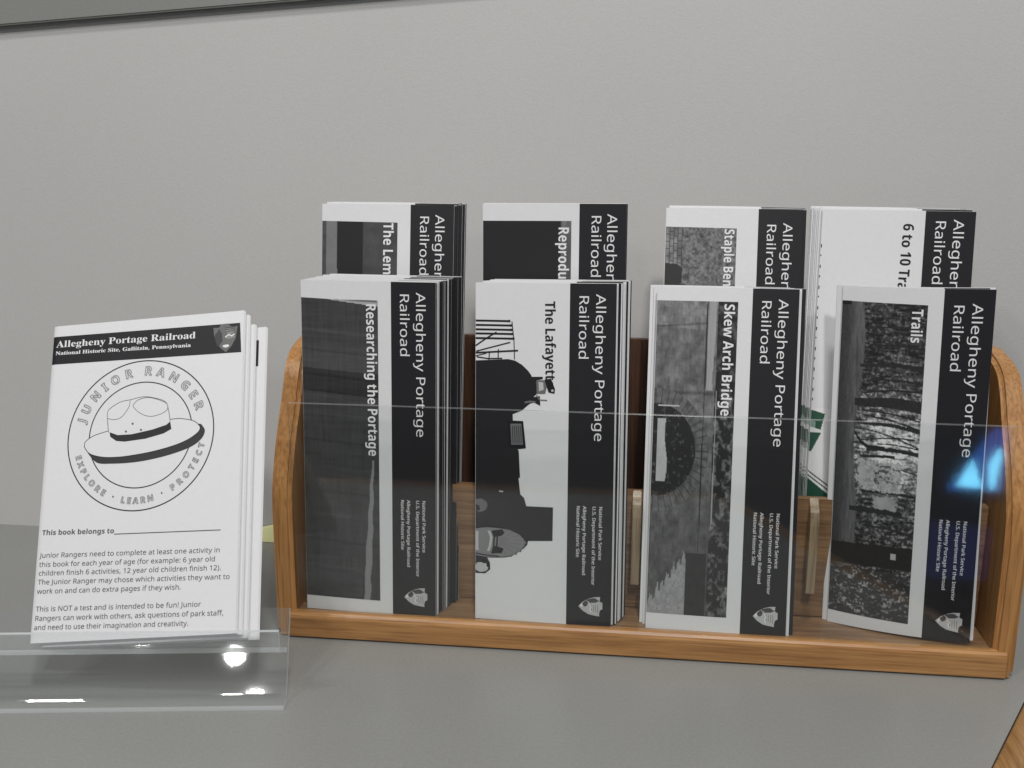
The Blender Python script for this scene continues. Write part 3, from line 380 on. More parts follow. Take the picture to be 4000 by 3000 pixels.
[381,[148,455,19,455,19,440,36,437,46,429,51,417,52,399,52,56,51,37,45,26,35,19,18,16,18,0,180,0,180,16,164,19,154,26,149,38,148,56,148,235,173,262,203,271,219,268,229,258,234,241,235,217,235,56,228,26,207,16,202,16,202,0,363,0,363,16,347,19,337,26,332,38,330,56,330,212,309,292,243,318,190,305,148,267]],
[198,[120,460,101,463,81,460,65,449,54,432,50,412,54,393,65,376,81,366,101,362,120,366,136,376,147,393,151,412,147,432,137,449],[148,310,21,310,20,293,37,291,47,285,51,272,52,252,52,56,51,37,45,26,35,19,18,16,18,0,180,0,180,16,164,19,154,26,150,38,148,56]],
[199,[148,455,20,455,20,439,38,436,47,429,51,417,52,398,52,56,51,37,45,26,35,19,18,16,18,0,180,0,180,16,164,19,154,26,150,38,148,56]],
[381,[309,292,243,318,190,306,148,267,148,310,19,310,19,294,36,291,46,284,51,271,52,253,52,56,51,37,45,26,35,19,18,16,18,0,180,0,180,16,164,19,154,26,149,38,148,56,148,235,173,262,203,271,219,268,229,258,234,241,235,217,235,56,228,26,207,16,202,16,202,0,363,0,363,16,347,19,337,26,332,38,330,56,330,212]],
[336,[209,313,168,318,127,313,90,297,60,272,38,239,24,199,19,154,24,110,38,70,60,37,90,11,127,-5,169,-10,210,-5,245,11,275,36,298,69,312,108,317,154,312,200,298,240,275,273,245,298],[144,292,169,299,192,292,208,271,217,227,220,154,219,114,217,81,214,56,209,39,193,18,169,11,144,18,128,39,123,56,120,82,118,114,117,154,120,227,128,271]],
[287,[258,315,233,318,210,314,187,301,165,280,146,252,146,310,21,310,20,293,37,291,46,285,51,273,52,252,52,56,51,37,45,26,35,19,18,16,18,0,197,0,197,16,173,19,159,25,152,37,149,56,149,192,152,220,162,241,175,255,189,260,199,257,207,250,214,240,222,231,233,224,248,222,265,225,278,234,287,248,289,266,286,287,275,304]],
[288,[153,318,141,319,98,312,65,291,44,259,37,220,41,193,54,169,76,148,107,130,156,105,183,84,192,58,189,40,179,27,162,18,140,15,112,21,87,39,66,68,53,105,36,105,36,-9,51,-9,60,4,73,9,80,8,87,6,122,-6,151,-10,194,-3,228,18,250,51,257,95,253,127,241,151,221,172,191,189,146,212,128,222,115,232,107,244,105,259,108,274,116,286,130,294,149,296,174,291,196,277,215,254,228,222,244,222,244,319,230,319,223,308,213,305,210,305,206,306,202,307,199,308,181,312,166,316]],
[228,[144,424,129,424,112,398,88,369,57,336,20,300,20,279,48,279,48,71,53,36,66,10,89,-4,124,-9,182,9,222,66,206,75,189,49,168,40,157,43,149,51,146,64,144,82,144,279,208,279,208,310,144,310]],
[306,[164,310,-3,310,-3,293,12,290,22,281,30,267,38,248,142,-10,160,-10,260,243,269,264,278,279,289,289,305,295,305,310,203,310,203,294,232,289,241,272,240,264,236,253,185,122,130,268,129,272,129,276,136,290,156,294,164,294]],
[300,[162,310,-5,310,-5,293,-3,293,8,292,15,287,19,283,25,275,30,264,36,251,140,-5,135,-26,129,-44,122,-60,114,-74,99,-93,86,-99,77,-96,74,-87,74,-84,74,-81,74,-79,75,-76,72,-61,64,-49,51,-42,36,-40,18,-43,5,-53,-4,-67,-7,-84,-3,-107,10,-125,29,-137,52,-140,76,-138,95,-131,113,-117,129,-96,145,-65,162,-24,259,242,268,265,277,281,287,290,300,293,300,310,203,310,203,293,219,292,229,289,236,284,238,274,237,267,236,260,234,251,230,241,185,119,133,257,131,262,130,267,129,271,128,275,130,284,136,289,146,292,162,293]],
[293,[32,310,26,216,44,216,55,250,72,272,96,283,128,287,168,287,13,14,13,0,268,0,276,107,260,107,244,69,223,44,194,30,152,25,126,25,275,291,275,310]]],
}
# ------------------------------------------------------------------ lettering, outlines kept as data
TEXTS = {'R': "Junior Rangers need to complete at least one activity in this book for each year of age (for example: 6 year old children finish 6 activities, 12 year old children finish 12). The Junior Ranger may chose which activities they want to work on and can do extra pages if they wish. This is NOT a test and is intended to be fun! Junior Rangers can work with others, ask questions of park staff, and need to use their imagination and creativity. Allegheny Portage Railroad National Park Service U.S. Department of the Interior Historic Site 6 to 10 Tra",
 'B': "This book belongs to The Lemon House Reproduction Staple Bend Tunnel 6 to 10 Trail Researching the Portage The Lafayette Skew Arch Bridge Trails JUNIOR RANGER EXPLORE LEARN PROTECT",
 'S': "Allegheny Portage Railroad National Historic Site, Gallitzin, Pennsylvania"}
from mathutils.geometry import tessellate_polygon
GL = {}
def signed_area(L): return sum(L[i-1][0]*L[i][1]-L[i][0]*L[i-1][1] for i in range(len(L)))
def inside(p, L):
    c = False
    for i in range(len(L)):
        (x1, y1), (x2, y2) = L[i-1], L[i]
        if (y1 > p[1]) != (y2 > p[1]) and p[0] < (x2-x1)*(p[1]-y1)/(y2-y1)+x1: c = not c
    return c
_L = OUTLINES['B'][sorted(set(TEXTS['B'])).index('T')][1]
SOLID = 1 if signed_area([(_L[i], _L[i+1]) for i in range(0, len(_L), 2)]) > 0 else -1
for k, txt in TEXTS.items():
    for ch, row in zip(sorted(set(txt)), OUTLINES[k]):
        loops = [[(L[i]/1000, L[i+1]/1000) for i in range(0, len(L), 2)] for L in row[1:]]
        vs = [p for L in loops for p in L]; ts = []; edges = []; b0 = 0
        for L in [L for L in loops if signed_area(L)*SOLID > 0]:      # each solid outline with the counters inside it
            inner = [K for K in loops if signed_area(K)*SOLID < 0 and inside(K[0], L)]
            flat = [p for K in [L]+inner for p in K]
            ts += [tuple(vs.index(flat[i]) for i in t) for t in tessellate_polygon([[Vector((p[0], p[1], 0)) for p in K] for K in [L]+inner])]
        for L in loops: edges += [(b0+i, b0+(i+1) % len(L)) for i in range(len(L))]; b0 += len(L)
        GL[k+ch] = (row[0]/1000, vs, ts, edges)
def glyph(font, ch):
    return GL.get(font+ch) or GL.get('R'+ch) or GL.get('B'+ch)
CAP = max(p[1] for p in GL['RA'][1])
def text_width(s, font): return sum(glyph(font, c)[0] for c in s)
class Flat:
    """thin print built in the page's own (across, up) metres"""
    def __init__(self): self.v = []; self.f = []; self.m = []; self.k = 0
    def tri(self, pts, faces, mi=0):
        b = len(self.v); self.k += 1; self.v += [(p[0], p[1], self.k) for p in pts]; self.f += [tuple(i+b for i in f) for f in faces]; self.m += [mi]*len(faces)
    def poly(self, pts, mi=0):
        from mathutils.geometry import tessellate_polygon
        t = tessellate_polygon([[Vector((p[0], p[1], 0)) for p in pts]])
        self.tri(pts, t, mi)
    def line(self, pts, w, mi=0, closed=False):
        P = [np.array(p, float) for p in pts]; n = len(P)
        if closed: P = P+[P[0]]
        out = []
        for i in range(len(P)):
            a = P[i-1] if i > 0 else (P[-2] if closed else P[i]); c = P[i+1] if i < len(P)-1 else (P[1] if closed else P[i])
            d = c-a; L = np.hypot(*d) or 1; nn = np.array((-d[1], d[0]))/L*w/2
            out += [P[i]+nn, P[i]-nn]
        self.tri(out, [(2*i, 2*i+1, 2*i+3, 2*i+2) for i in range(len(P)-1)], mi)
    def text(self, s, font, A, B, cap, mi=0, bold=0, outline=0):
        """baseline from A to B (fills it exactly), capital height cap"""
        A = np.array(A, float); B = np.array(B, float); d = B-A; L = np.hypot(*d); d = d/L; n = np.array((-d[1], d[0]))
        kx = L/text_width(s, font); ky = cap/CAP; x = 0; k0 = self.k
        for ch in s:
            adv, vs, ts, es = glyph(font, ch)
            if ts:
                for q_, off in enumerate([0] if not bold else [-bold, bold]):
                    self.k = k0+q_; self.tri([A+d*((vx+x)*kx+off)+n*vy*ky for vx, vy in vs], ts, mi)
            x += adv
    def arc_text(self, s, font, c, r, a0, a1, cap, inward=False, mi=0, w=.0002):
        tot = text_width(s, font)+.12*len(s); x = 0
        for ch in s:
            adv, vs, ts, es = glyph(font, ch); adv += .12
            t = (x+adv/2)/tot; a = a0+(a1-a0)*t
            up = np.array((math.cos(a), math.sin(a))); up = -up if inward else up
            rt = np.array((up[1], -up[0])); o = np.array(c)+np.array((math.cos(a), math.sin(a)))*r - up*cap/2
            k = cap/CAP
            if ts:
                P = [o+rt*(vx-adv/2+.06)*k*1.0+up*vy*k for vx, vy in vs]
                for i, j in es: self.line([P[i], P[j]], w, mi)
            x += adv
    def build(self, name, parent, mats, surf, lift):
        me = bpy.data.meshes.new(name)
        vs = [(x, surf(x, z)-lift-min(k, 60)*4e-6, z) for x, z, k in self.v]
        me.from_pydata(vs, [], self.f); me.update()
        o = link(name, me, parent, mats)
        me.polygons.foreach_set("material_index", self.m)
        return o
def page_map(px, w, h):
    """photo pixel -> place on a flat page whose corners (TL, TR, BL, BR) were seen at px"""
    src = px; dst = [(0, h), (w, h), (0, 0), (w, 0)]; A = []; Bv = []
    for (x, y), (X, Z) in zip(src, dst):
        A.append([x, y, 1, 0, 0, 0, -X*x, -X*y]); Bv.append(X); A.append([0, 0, 0, x, y, 1, -Z*x, -Z*y]); Bv.append(Z)
    s = np.linalg.solve(np.array(A, float), np.array(Bv, float))
    def f(x, y):
        d = s[6]*x+s[7]*y+1
        return np.array([(s[0]*x+s[1]*y+s[2])/d, (s[3]*x+s[4]*y+s[5])/d])
    return f
def emblem(fl, c, size, up, mg=0, md=1, mw=2):
    """arrowhead shield; up = page direction of its top"""
    up = np.array(up, float); rt = np.array((up[1], -up[0]))
    def T(p): return tuple(np.array(c)+rt*p[0]*size+up*p[1]*size)
    out = [(-.16, .50), (.12, .50), (.17, .40), (.34, .36), (.44, .38), (.40, .12), (.36, -.08), (.22, -.32), (.02, -.52), (-.18, -.34), (-.33, -.08), (-.40, .15), (-.42, .40), (-.26, .38), (-.20, .40)]
    fl.poly([T(p) for p in out], mg)
    return T
def blob(c, rx, ry, n=14, jag=.15, seed=1):
    r = random.Random(seed)
    return [(c[0]+rx*math.cos(2*math.pi*i/n)*(1+r.uniform(-jag, jag)), c[1]+ry*math.sin(2*math.pi*i/n)*(1+r.uniform(-jag, jag))) for i in range(n)]

# ------------------------------------------------------------------ halftone pictures as toned grids
def vnoise(shape, sx, sy, seed):
    r = np.random.RandomState(seed); H, Wd = shape
    gy = int(H/sy)+3; gx = int(Wd/sx)+3; g = r.rand(gy, gx)
    y = np.arange(H)/sy; x = np.arange(Wd)/sx; yi = y.astype(int); xi = x.astype(int)
    fy = (y-yi)[:, None]; fx = (x-xi)[None]; fy = fy*fy*(3-2*fy); fx = fx*fx*(3-2*fx)
    a = g[yi][:, xi]; b = g[yi][:, xi+1]; c = g[yi+1][:, xi]; d = g[yi+1][:, xi+1]
    return (a*(1-fx)+b*fx)*(1-fy)+(c*(1-fx)+d*fx)*fy
def fbm(shape, sx, sy, seed, o=4):
    v = 0; a = .5; t = 0
    for k in range(o): v = v+a*vnoise(shape, max(sx/2**k, .6), max(sy/2**k, .6), seed+k); t += a; a *= .6
    return v/t
def inpoly(X, Y, poly):
    ins = np.zeros(X.shape, bool); n = len(poly)
    for i in range(n):
        x1, y1 = poly[i]; x2, y2 = poly[(i+1) % n]
        if y1 == y2: continue
        c = ((y1 > Y) != (y2 > Y)) & (X < (x2-x1)*(Y-y1)/(y2-y1)+x1); ins ^= c
    return ins
def seg_dist(X, Y, a, b):
    ax, ay = a; bx, by = b; L = (bx-ax)**2+(by-ay)**2
    t = np.clip(((X-ax)*(bx-ax)+(Y-ay)*(by-ay))/L, 0, 1)
    return np.hypot(X-(ax+t*(bx-ax)), Y-(ay+t*(by-ay)))
def picture(name, parent, surf, x0, x1, z0, z1, fn, cell=.00045, lift=.00012, skew=(0, 0)):
    """fn(S,T,shape) -> tone 0..1 (linear) or rgb; S across 0..1, T from the top 0..1"""
    nx = max(2, int((x1-x0)/cell)); nz = max(2, int((z1-z0)/cell))
    sx = np.linspace(0, 1, nx); tz = np.linspace(0, 1, nz); SS, TT = np.meshgrid(sx, tz)
    col = fn(SS, TT, SS.shape)
    if col.ndim == 2: col = np.stack([col, col, col*1.03], -1)
    col = np.clip(col, .012, .85)
    me = bpy.data.meshes.new(name)
    xs = x0+(x1-x0)*SS; zs = z1+(z0-z1)*TT + skew[0]*SS*(1-TT) + skew[1]*SS*TT
    ys = np.vectorize(surf)(xs[0], 0)[None, :]+0*zs-lift
    co = np.stack([xs, ys, zs], -1).reshape(-1, 3)
    me.vertices.add(nx*nz); me.vertices.foreach_set("co", co.ravel())
    i = np.arange(nz-1)[:, None]*nx+np.arange(nx-1)[None]; q = np.stack([i, i+nx, i+nx+1, i+1], -1).reshape(-1, 4)
    me.loops.add(q.size); me.loops.foreach_set("vertex_index", q.ravel())
    me.polygons.add(len(q)); me.polygons.foreach_set("loop_start", np.arange(len(q))*4); me.polygons.foreach_set("loop_total", np.full(len(q), 4))
    me.update()
    at = me.color_attributes.new("tone", 'FLOAT_COLOR', 'POINT')
    at.data.foreach_set("color", np.concatenate([col.reshape(-1, 3), np.ones((nx*nz, 1))], 1).ravel())
    return link(name, me, parent, M_PRINT)

# ------------------------------------------------------------------ leaflets
H = .2265
CL = dict(bottom=.0)
def pose_matrix(x, y, z, yaw, lean, roll):
    yaw, lean, roll = rad(yaw), rad(lean), rad(roll)
    U = Vector((math.cos(yaw), math.sin(yaw), 0)); N = Vector((-math.sin(yaw), math.cos(yaw), 0))
    V = math.cos(lean)*Vector((0, 0, 1))+math.sin(lean)*N
    U2 = math.cos(roll)*U+math.sin(roll)*V; V2 = -math.sin(roll)*U+math.cos(roll)*V
    I = V2.cross(U2)  # into the stack
    if I.dot(N) < 0: I = -I
    m = Matrix((U2, I, V2)).transposed().to_4x4(); m.translation = (x, y, z)
    return m
def sheet_mesh(w, h, surf, thick, sheets, side_r, side_l, seed):
    """folded paper: a few sheets with their own small offsets, one outline each"""
    r = random.Random(seed); bm = bmesh.new(); nx = 10; t = thick/sheets
    for k in range(sheets):
        y0 = k*t; y1 = y0+t*.80
        dx0 = 0 if k == 0 else r.uniform(-.0003, .0004); dx1 = 0 if k == 0 else r.uniform(-.0006, .0002); dz = 0 if k == 0 else r.uniform(-.0006, .0)
        xs = [dx0+(w+dx1-dx0)*i/nx for i in range(nx+1)]
        F = [[bm.verts.new((x, surf(x, 0)+y, z)) for x in xs] for y, z in ((y0, 0), (y0, h+dz), (y1, h+dz), (y1, 0))]
        for i in range(nx):
            for a, b in ((0, 1), (1, 2), (2, 3), (3, 0)):
                f = bm.faces.new((F[a][i], F[a][i+1], F[b][i+1], F[b][i])); f.material_index = 0 if k == 0 or r.random() < .5 else 1
        f = bm.faces.new([F[j][0] for j in range(4)]); f.material_index = side_l[k % len(side_l)]
        f = bm.faces.new([F[j][nx] for j in range(3, -1, -1)]); f.material_index = side_r[k % len(side_r)]
    bmesh.ops.recalc_face_normals(bm, faces=bm.faces)
    return bm
def leaflet(label, x, y, z, yaw, lean, roll, w, group, bow=.0012, curl=0, thick=.0016, sheets=3, side_r=(0,), side_l=(0,), band=.325, seed=1, band_top=0., front=True, band_edge=True):
    def surf(px, pz):
        t = min(max(px/w, 0), 1); return -bow*4*t*(1-t)+curl*(1-t)**2
    r = root("leaflet", label, "leaflet", group, pose_matrix(x, y, z, yaw, lean, roll))
    from_bm("folded_paper", sheet_mesh(w, H, surf, thick, sheets, side_r, side_l, seed), r, [M_PAPER, M_PAPER2, M_INKED])
    fl = Flat(); xb = w*(1-band); n = 5
    mg = -.00004 if band_edge is True else (.0008 if band_edge is False else band_edge)
    xs = [xb+(w-mg-xb)*i/n for i in range(n+1)]
    fl.tri([(q, H-band_top) for q in xs]+[(q, .0) for q in xs], [(i, i+1, n+2+i, n+1+i) for i in range(n)])
    fl.build("title_band", r, M_INK, surf, .00008)
    return r, surf, w
def heading(r, surf, w, band=.325, off=.0, full=True, k=1.0):
    fl = Flat(); top = H-.0066-off
    ub = lambda f: w*(1-band)+w*band*f
    fl.text("Allegheny Portage", 'R', (ub(.565), top), (ub(.565), top-.4235*H*k), w*.0665)
    fl.text("Railroad", 'R', (ub(.205), top-.0004), (ub(.205), top-.0004-.186*H*k), w*.0665)
    fl.build("heading_lettering", r, M_WHITE, surf, .00022)
    if full:
        f2 = Flat(); zs = H*.358
        for t, f, L in (("National Park Service", .70, .160), ("U.S. Department of the Interior", .555, .236), ("Allegheny Portage Railroad", .345, .207), ("National Historic Site", .205, .154)):
            f2.text(t, 'R', (ub(f), zs), (ub(f), zs-L*H), w*.0235, bold=.00006)
        f2.build("small_lettering", r, M_WHITE, surf, .00022)
        f3 = Flat(); T = emblem(f3, (ub(.545), H*.0585), .0156, (1, 0))
        f3.poly([T(p) for p in blob((-.24, .10), .10, .24, 12, .25, 3)], 1)
        f3.poly([T(p) for p in blob((-.10, -.22), .14, .10, 10, .3, 4)], 1)
        f3.poly([T(p) for p in blob((-.02, -.40), .07, .045, 10, .15, 5)], 2)
        for i in range(4): f3.line([T((-.06+.0*i, .30-.09*i)), T((.30-.03*i, .31-.09*i))], .00035, 3)
        f3.line([T((-.08, -.05)), T((.05, .03)), T((.14, -.03)), T((.28, .02))], .0006, 2)
        f3.build("arrowhead_emblem", r, [M_LGREY, M_MGREY, M_WHITE, M_GREY], surf, .00022)
def title(r, surf, s, u, cap, z_top, length, m, w, drift=0, seen=None):
    """length of the words, or of the part of them seen, as a share of the page height"""
    if seen: length *= text_width(s, 'B')/text_width(seen, 'B')
    fl = Flat(); fl.text(s, 'B', (u*w, H-z_top*H), (u*w+drift, H-(z_top+length)*H), cap*w)
    fl.build("title_lettering", r, m, surf, .00030)
# ------------------------------------------------------------------ cover pictures (tones are ink, not light)
def pic_planks(S_, T, sh):
    v = .030+.030*fbm(sh, 40, 4, 3)+.026*fbm(sh, 2.5, 40, 9, 2)
    for t, w, k in ((.10, .006, .02), (.165, .004, -.02), (.19, .05, .018), (.245, .004, -.02), (.30, .006, -.015), (.37, .004, .012), (.46, .004, -.016), (.55, .004, .012), (.63, .005, -.016), (.71, .004, .014), (.80, .004, -.018), (.89, .004, .012)):
        v = v+k*np.exp(-((T-t-.012*S_)/w)**2)
    v = np.where((T > .225+.01*S_) & (T < .30+.012*S_), v*.55, v)
    c = .925-.10*(T-.5)/.5+.006*np.sin(T*60); wd = .012+.030*np.clip((T-.5)*3, 0, 1)
    strip = (np.abs(S_-c) < wd) & (T > .52)
    v = np.where(strip, .22+.05*fbm(sh, 3, 20, 5), v)
    v = np.where((S_ > .35) & (T < .022*(S_-.3)), .42, v)
    return v
def pic_bridge(S_, T, sh):
    base = .070+.17*fbm(sh, 5, 9, 21)
    cols = np.floor(S_*11+.25*np.sin(T*9)); tt = T*22+cols*.5
    mort = (np.abs((tt % 1)-.5) > .46) | (np.abs(((S_*11+.25*np.sin(T*9)) % 1)-.5) > .45)
    base = base*(.70+.6*vnoise(sh, 9, 14, 4)+.25*(fbm(sh, 1.5, 24, 8, 2)-.5)); base = np.where(mort, base*.84, base)
    base = np.where(T < .075+.03*S_, base*1.35, base)
    base = base*(1-.45*np.exp(-((T-.29)/.006)**2))*(1-.5*np.exp(-((T-.082+.02*S_)/.003)**2))
    dim = np.clip((T-.50)/.25, 0, 1); base = base*(1-.42*dim)
    # voussoirs round the arch
    cx, cy, rx, ry = .04, .475, .50, .148
    ex = (S_-cx)/rx; ey = (T-cy)/ry; rr = np.hypot(ex, ey); an = np.arctan2(ey, ex)
    ring = (rr > 1) & (rr < 1.33); base = np.where(ring, .075+.10*vnoise(sh, 4, 6, 8), base)
    base = np.where(ring & (np.abs((an*7.5) % 1-.5) > .43), .055, base)
    hole = rr < 1; leaf = fbm(sh, 4, 5, 31, 3)
    base = np.where(hole, .022+.10*np.clip(leaf-.62, 0, 1)*4, base)
    base = np.where(hole & (S_ > .06) & (S_ < .17-.02*np.cos(T*30)) & (T > .375) & (T < .575), .42+.1*leaf, base)
    base = np.where((S_ > .06) & (S_ < .32) & (np.abs(T-.333) < .0022), .5, base)
    # parapet, string course and trees
    x1 = .63-.02*T
    base = np.where((np.abs(S_-x1) < .007) & (T < .80), .03, base)
    par = (S_ > x1+.02) & (S_ < x1+.105+.012*np.sin(T*20)) & (T < .28); base = np.where(par, .27+.14*fbm(sh, 2, 30, 12), base)
    tree = S_ > x1+.13; fol = fbm(sh, 6, 8, 41)
    tr = .022+np.clip(fol-.5, 0, 1)*np.where(T > .30, .75, .35)*np.where((T > .12) & (T < .17), .3, 1)
    tr = np.where(T < .2, np.minimum(tr, .10), tr); base = np.where(tree, tr, base)
    base = np.where((np.abs(S_-(x1+.15)) < .006) & (T > .28) & (T < .72), .34, base)
    # lower corner: pale grass, fence points, dark ground
    prof = .965-.155*np.clip((S_-.02)/.44, 0, 1)+.010*np.sign(np.sin(S_*95)); spikes = .022*np.clip(np.sin(S_*62)-.55, 0, 1)*2
    grass = (S_ < .47-.0*T) & (T > prof-spikes); base = np.where(grass, .20+.22*fbm(sh, 3, 4, 51, 3), base)
    dk = (S_ > .45) & (T > .80) & (S_ < .72+.0*T) & ~grass; base = np.where(dk, .024+.02*fol, base)
    return base
def pic_forest(S_, T, sh):
    f1 = fbm(sh, 2.2, 3, 61, 2); f2 = fbm(sh, 16, 20, 71, 3); st = fbm(sh, 16, 2.4, 81, 2); br = fbm(sh, 7, 3, 99, 3)
    light = np.exp(-(((S_-.68)/.40)**2+((T-.46)/.12)**2)); mid = np.exp(-(((T-.44)/.22)**2))*np.clip((S_-.22)*3, 0, 1)
    fleck = np.clip(f1*.5+br*.6-.56+.14*light+.07*mid, 0, 1)
    v = .024+.05*st*f2+fleck*(1.6+2.2*light)*(.3+f2)+.62*light*f2*st*1.7
    v = v*np.where(st < .40, .55, 1.)
    v = np.where(T < .26, .022+(v-.022)*.55+.03*(st > .62), v)
    g = S_ < .26+.04*np.sin(T*11); v = np.where(g, .030+.15*fbm(sh, 2.5, 26, 91, 3)*np.exp(-((S_-.24)/.13)**2)+.03*f1, v)
    def trunk(t, w, s0=0., s1=1., k=.020, sl=0.):
        return (np.abs(T-(t+sl*(S_-.5))-.004*np.sin(S_*7)) < w*(.7+.5*S_)) & (S_ > s0) & (S_ < s1)
    for a in ((.418, .0022, .3, .95, .02, -.02), (.435, .0018, .5, 1), (.50, .002, .62, 1, .02, .03), (.612, .0028, .35, .9, .02, -.02), (.335, .0022, .3, 1, .02, .03), (.27, .003, .3, 1, .02, -.02), (.70, .003, .4, 1, .02, .02), (.90, .004, .2, 1, .02, -.02), (.075, .003, .3), (.13, .004, .4), (.19, .006, .25), (.235, .003, .35), (.305, .0155, .20, 1, .020, .004), (.352, .003, .3, 1, .03, .05), (.372, .005, .2, 1, .03, .02), (.398, .002, .4, 1, .05, .07), (.452, .0055, .38), (.474, .0045, .30, .72), (.587, .0045, .34), (.648, .009, .2, .85, .02, .012)):
        v = np.where(trunk(*a), .020+.02*f1, v)
    curve = np.abs(T-(.445-.045*np.clip((.42-S_)/.20, 0, 1)**2)) < .0055; v = np.where(curve & (S_ > .22) & (S_ < .6), .022, v)
    J = fbm(sh, 3, 3, 133, 2)-.5; S0, T0 = S_, T; S_ = S_+.10*J; T = T+.014*J
    h = (S_ > .36) & (S_ < .80) & (T > .488) & (T < .583); v = np.where(h, .20+.50*f1*(.4+f2), v)
    v = np.where((S_ > .29) & (S_ < .37) & (T > .487) & (T < .57), .44+.2*J, v)
    for s0, s1, t0, t1 in ((.53, .68, .498, .506), (.53, .67, .513, .522), (.71, .78, .507, .512), (.55, .70, .535, .539), (.56, .73, .545, .549), (.50, .53, .52, .56)):
        v = np.where((S_ > s0) & (S_ < s1) & (T > t0) & (T < t1), .06+.08*f1, v)
    v = np.where((S_ > .50) & (S_ < .78) & (T > .60) & (T < .64), .42*f2+.20, v)
    S_, T = S0, T0
    v = np.where((T > .765-.012*S_) & (T < .835-.008*S_), .017+.008*f1, v)
    v = np.where((S_ > .745) & (S_ < .80) & (T > .778) & (T < .797), .48, v)
    lo = T > .84; v = np.where(lo, .024+.05*st*f2+np.clip(br*.6+f1*.5-.60, 0, 1)*2.2*(.2+f2), v)
    return v
def pic_engine_factory(pm, w):
    """locomotive seen in profile, printed straight on the white cover"""
    def P(pts): return [tuple(pm(x, y)) for x, y in pts]
    body = [(1853, 1406), (1985, 1401), (2012, 1407), (2039, 1423), (2062, 1445), (2075, 1463), (2078, 1470), (2120, 1470), (2121, 1479), (2095, 1484), (2097, 1536), (2084, 1549), (2109, 1545), (2111, 1583), (2086, 1570), (2071, 1574), (2057, 1585), (2039, 1601), (2016, 1610), (2003, 1615), (2004, 1640), (2044, 1642), (2055, 1748), (2022, 1752), (2027, 1758), (2032, 1863), (2026, 1864), (2033, 1927), (2048, 1942), (2057, 1974), (2161, 1979), (2159, 2110), (2064, 2110), (2060, 2127), (2034, 2149), (1998, 2170), (1971, 2175), (1903, 2176), (1914, 2196), (1915, 2222), (1895, 2238), (1850, 2236)]
    return P, body
def pic_lemon(S_, T, sh):
    n = fbm(sh, 14, 12, 5)
    v = np.where(S_ < .195+.02*T, .17+.05*n, .020)
    v = np.where((S_ < .055) & (T < .72), .05+.05*n, v)
    v = np.where((S_ > .55) & (S_ < 1.1), .045+.045*n, v)
    v = np.where((S_ > .555) & (S_ < .67) & (T > .80), .025, v)
    v = np.where((T > .93) & (S_ < .26), .022, v)
    return np.where((np.abs(T-.53) < .004) & (S_ > .9), .16, v)
def pic_repro(S_, T, sh):
    n = fbm(sh, 6, 30, 15)
    v = np.full(sh, .020)
    return np.where(S_ > .885-.02*T, .05+.20*n*(1-T), v)
def pic_staple(S_, T, sh):
    f = fbm(sh, 3.2, 3.6, 25, 3); v = .05+.34*np.clip(f-.2, 0, 1)
    st = S_ < .24; cols = np.floor(S_*17); tt = T*11+cols*.37
    blk = .10+.22*vnoise(sh, 7, 11, 35); blk = np.where((np.abs(tt % 1-.5) > .44) | (np.abs((S_*17) % 1-.5) > .42), .04, blk)
    v = np.where(st, blk, v)
    v = np.where((S_ < .25) & (((S_-.06)/.22)**2+((T-.60)/.16)**2 < 1) & (T > .46), .035, v)
    v = np.where((T > .785) & (T < .835) & (S_ < .25), .24, v)
    v = np.where((T > .84), .045, v)
    v = np.where((T > .88) & (S_ < .36), .22+.1*f, v)
    for s in (.53, .60, .80): v = np.where((np.abs(S_-s) < .012) & (T > .83), .26, v)
    return v
def pic_green(S_, T, sh):
    W3 = np.ones(sh+(3,))*np.array((.80, .80, .81)); g = np.array((.03, .095, .06)); k = np.array((.015, .045, .03))
    a = (T > .015+.05*S_) & (T < .155+.05*S_) & (S_ < .62-.18*((T-.02)/.16)); W3[a] = g
    W3[(T > .10+.05*S_) & (T < .155+.05*S_) & (S_ < .22)] = (.25, .36, .30)
    b = (T > .20) & (T < .36) & (S_ < .38*(1-((T-.24)/.14)*.9)); W3[b] = g
    c = T > .58+.14*S_; W3[c] = (.014, .075, .045)
    for o in (.52, .555): W3[np.abs(T-(o+.13*S_)) < .006] = k
    return W3

# ------------------------------------------------------------------ the eight stacks
ST = {}
def stack(tag_, front, n, dstep, sstep, label, group, w, jit=.0004, zj=.0006, **kw):
    """copies waiting behind a front leaflet, each its own thing"""
    x, y, z, yaw, lean, roll = front
    rr = random.Random(hash(tag_) % 97 if False else sum(map(ord, tag_)))
    for i in range(1, n+1):
        sx = sstep[i-1] if isinstance(sstep, (list, tuple)) else sstep*i
        sr = kw.get('sides', [(0,)])[(i-1) % len(kw.get('sides', [(0,)]))]
        be = kw.get('bands', [True])[(i-1) % len(kw.get('bands', [True]))]
        g = leaflet(label if isinstance(label, str) else label[i-1], x+sx+rr.uniform(-jit, jit), y+dstep*i, z+rr.uniform(-.0002, zj)*1.0, yaw+rr.uniform(-.25, .25), lean+kw.get('dlean', 0)*i, roll+rr.uniform(-.12, .12)+kw.get('droll', [0]*n)[i-1], w,
                group, thick=dstep*.86, sheets=3, side_r=sr, side_l=kw.get('side_l', (0, 0, 1)), seed=100+i, band=kw.get('band', .325), band_top=rr.uniform(0, .0004), band_edge=be, bow=kw.get('bow', .0012), curl=kw.get('curl', 0))
        if kw.get('each'): kw['each'](*g)
ZB = ZF+.0500
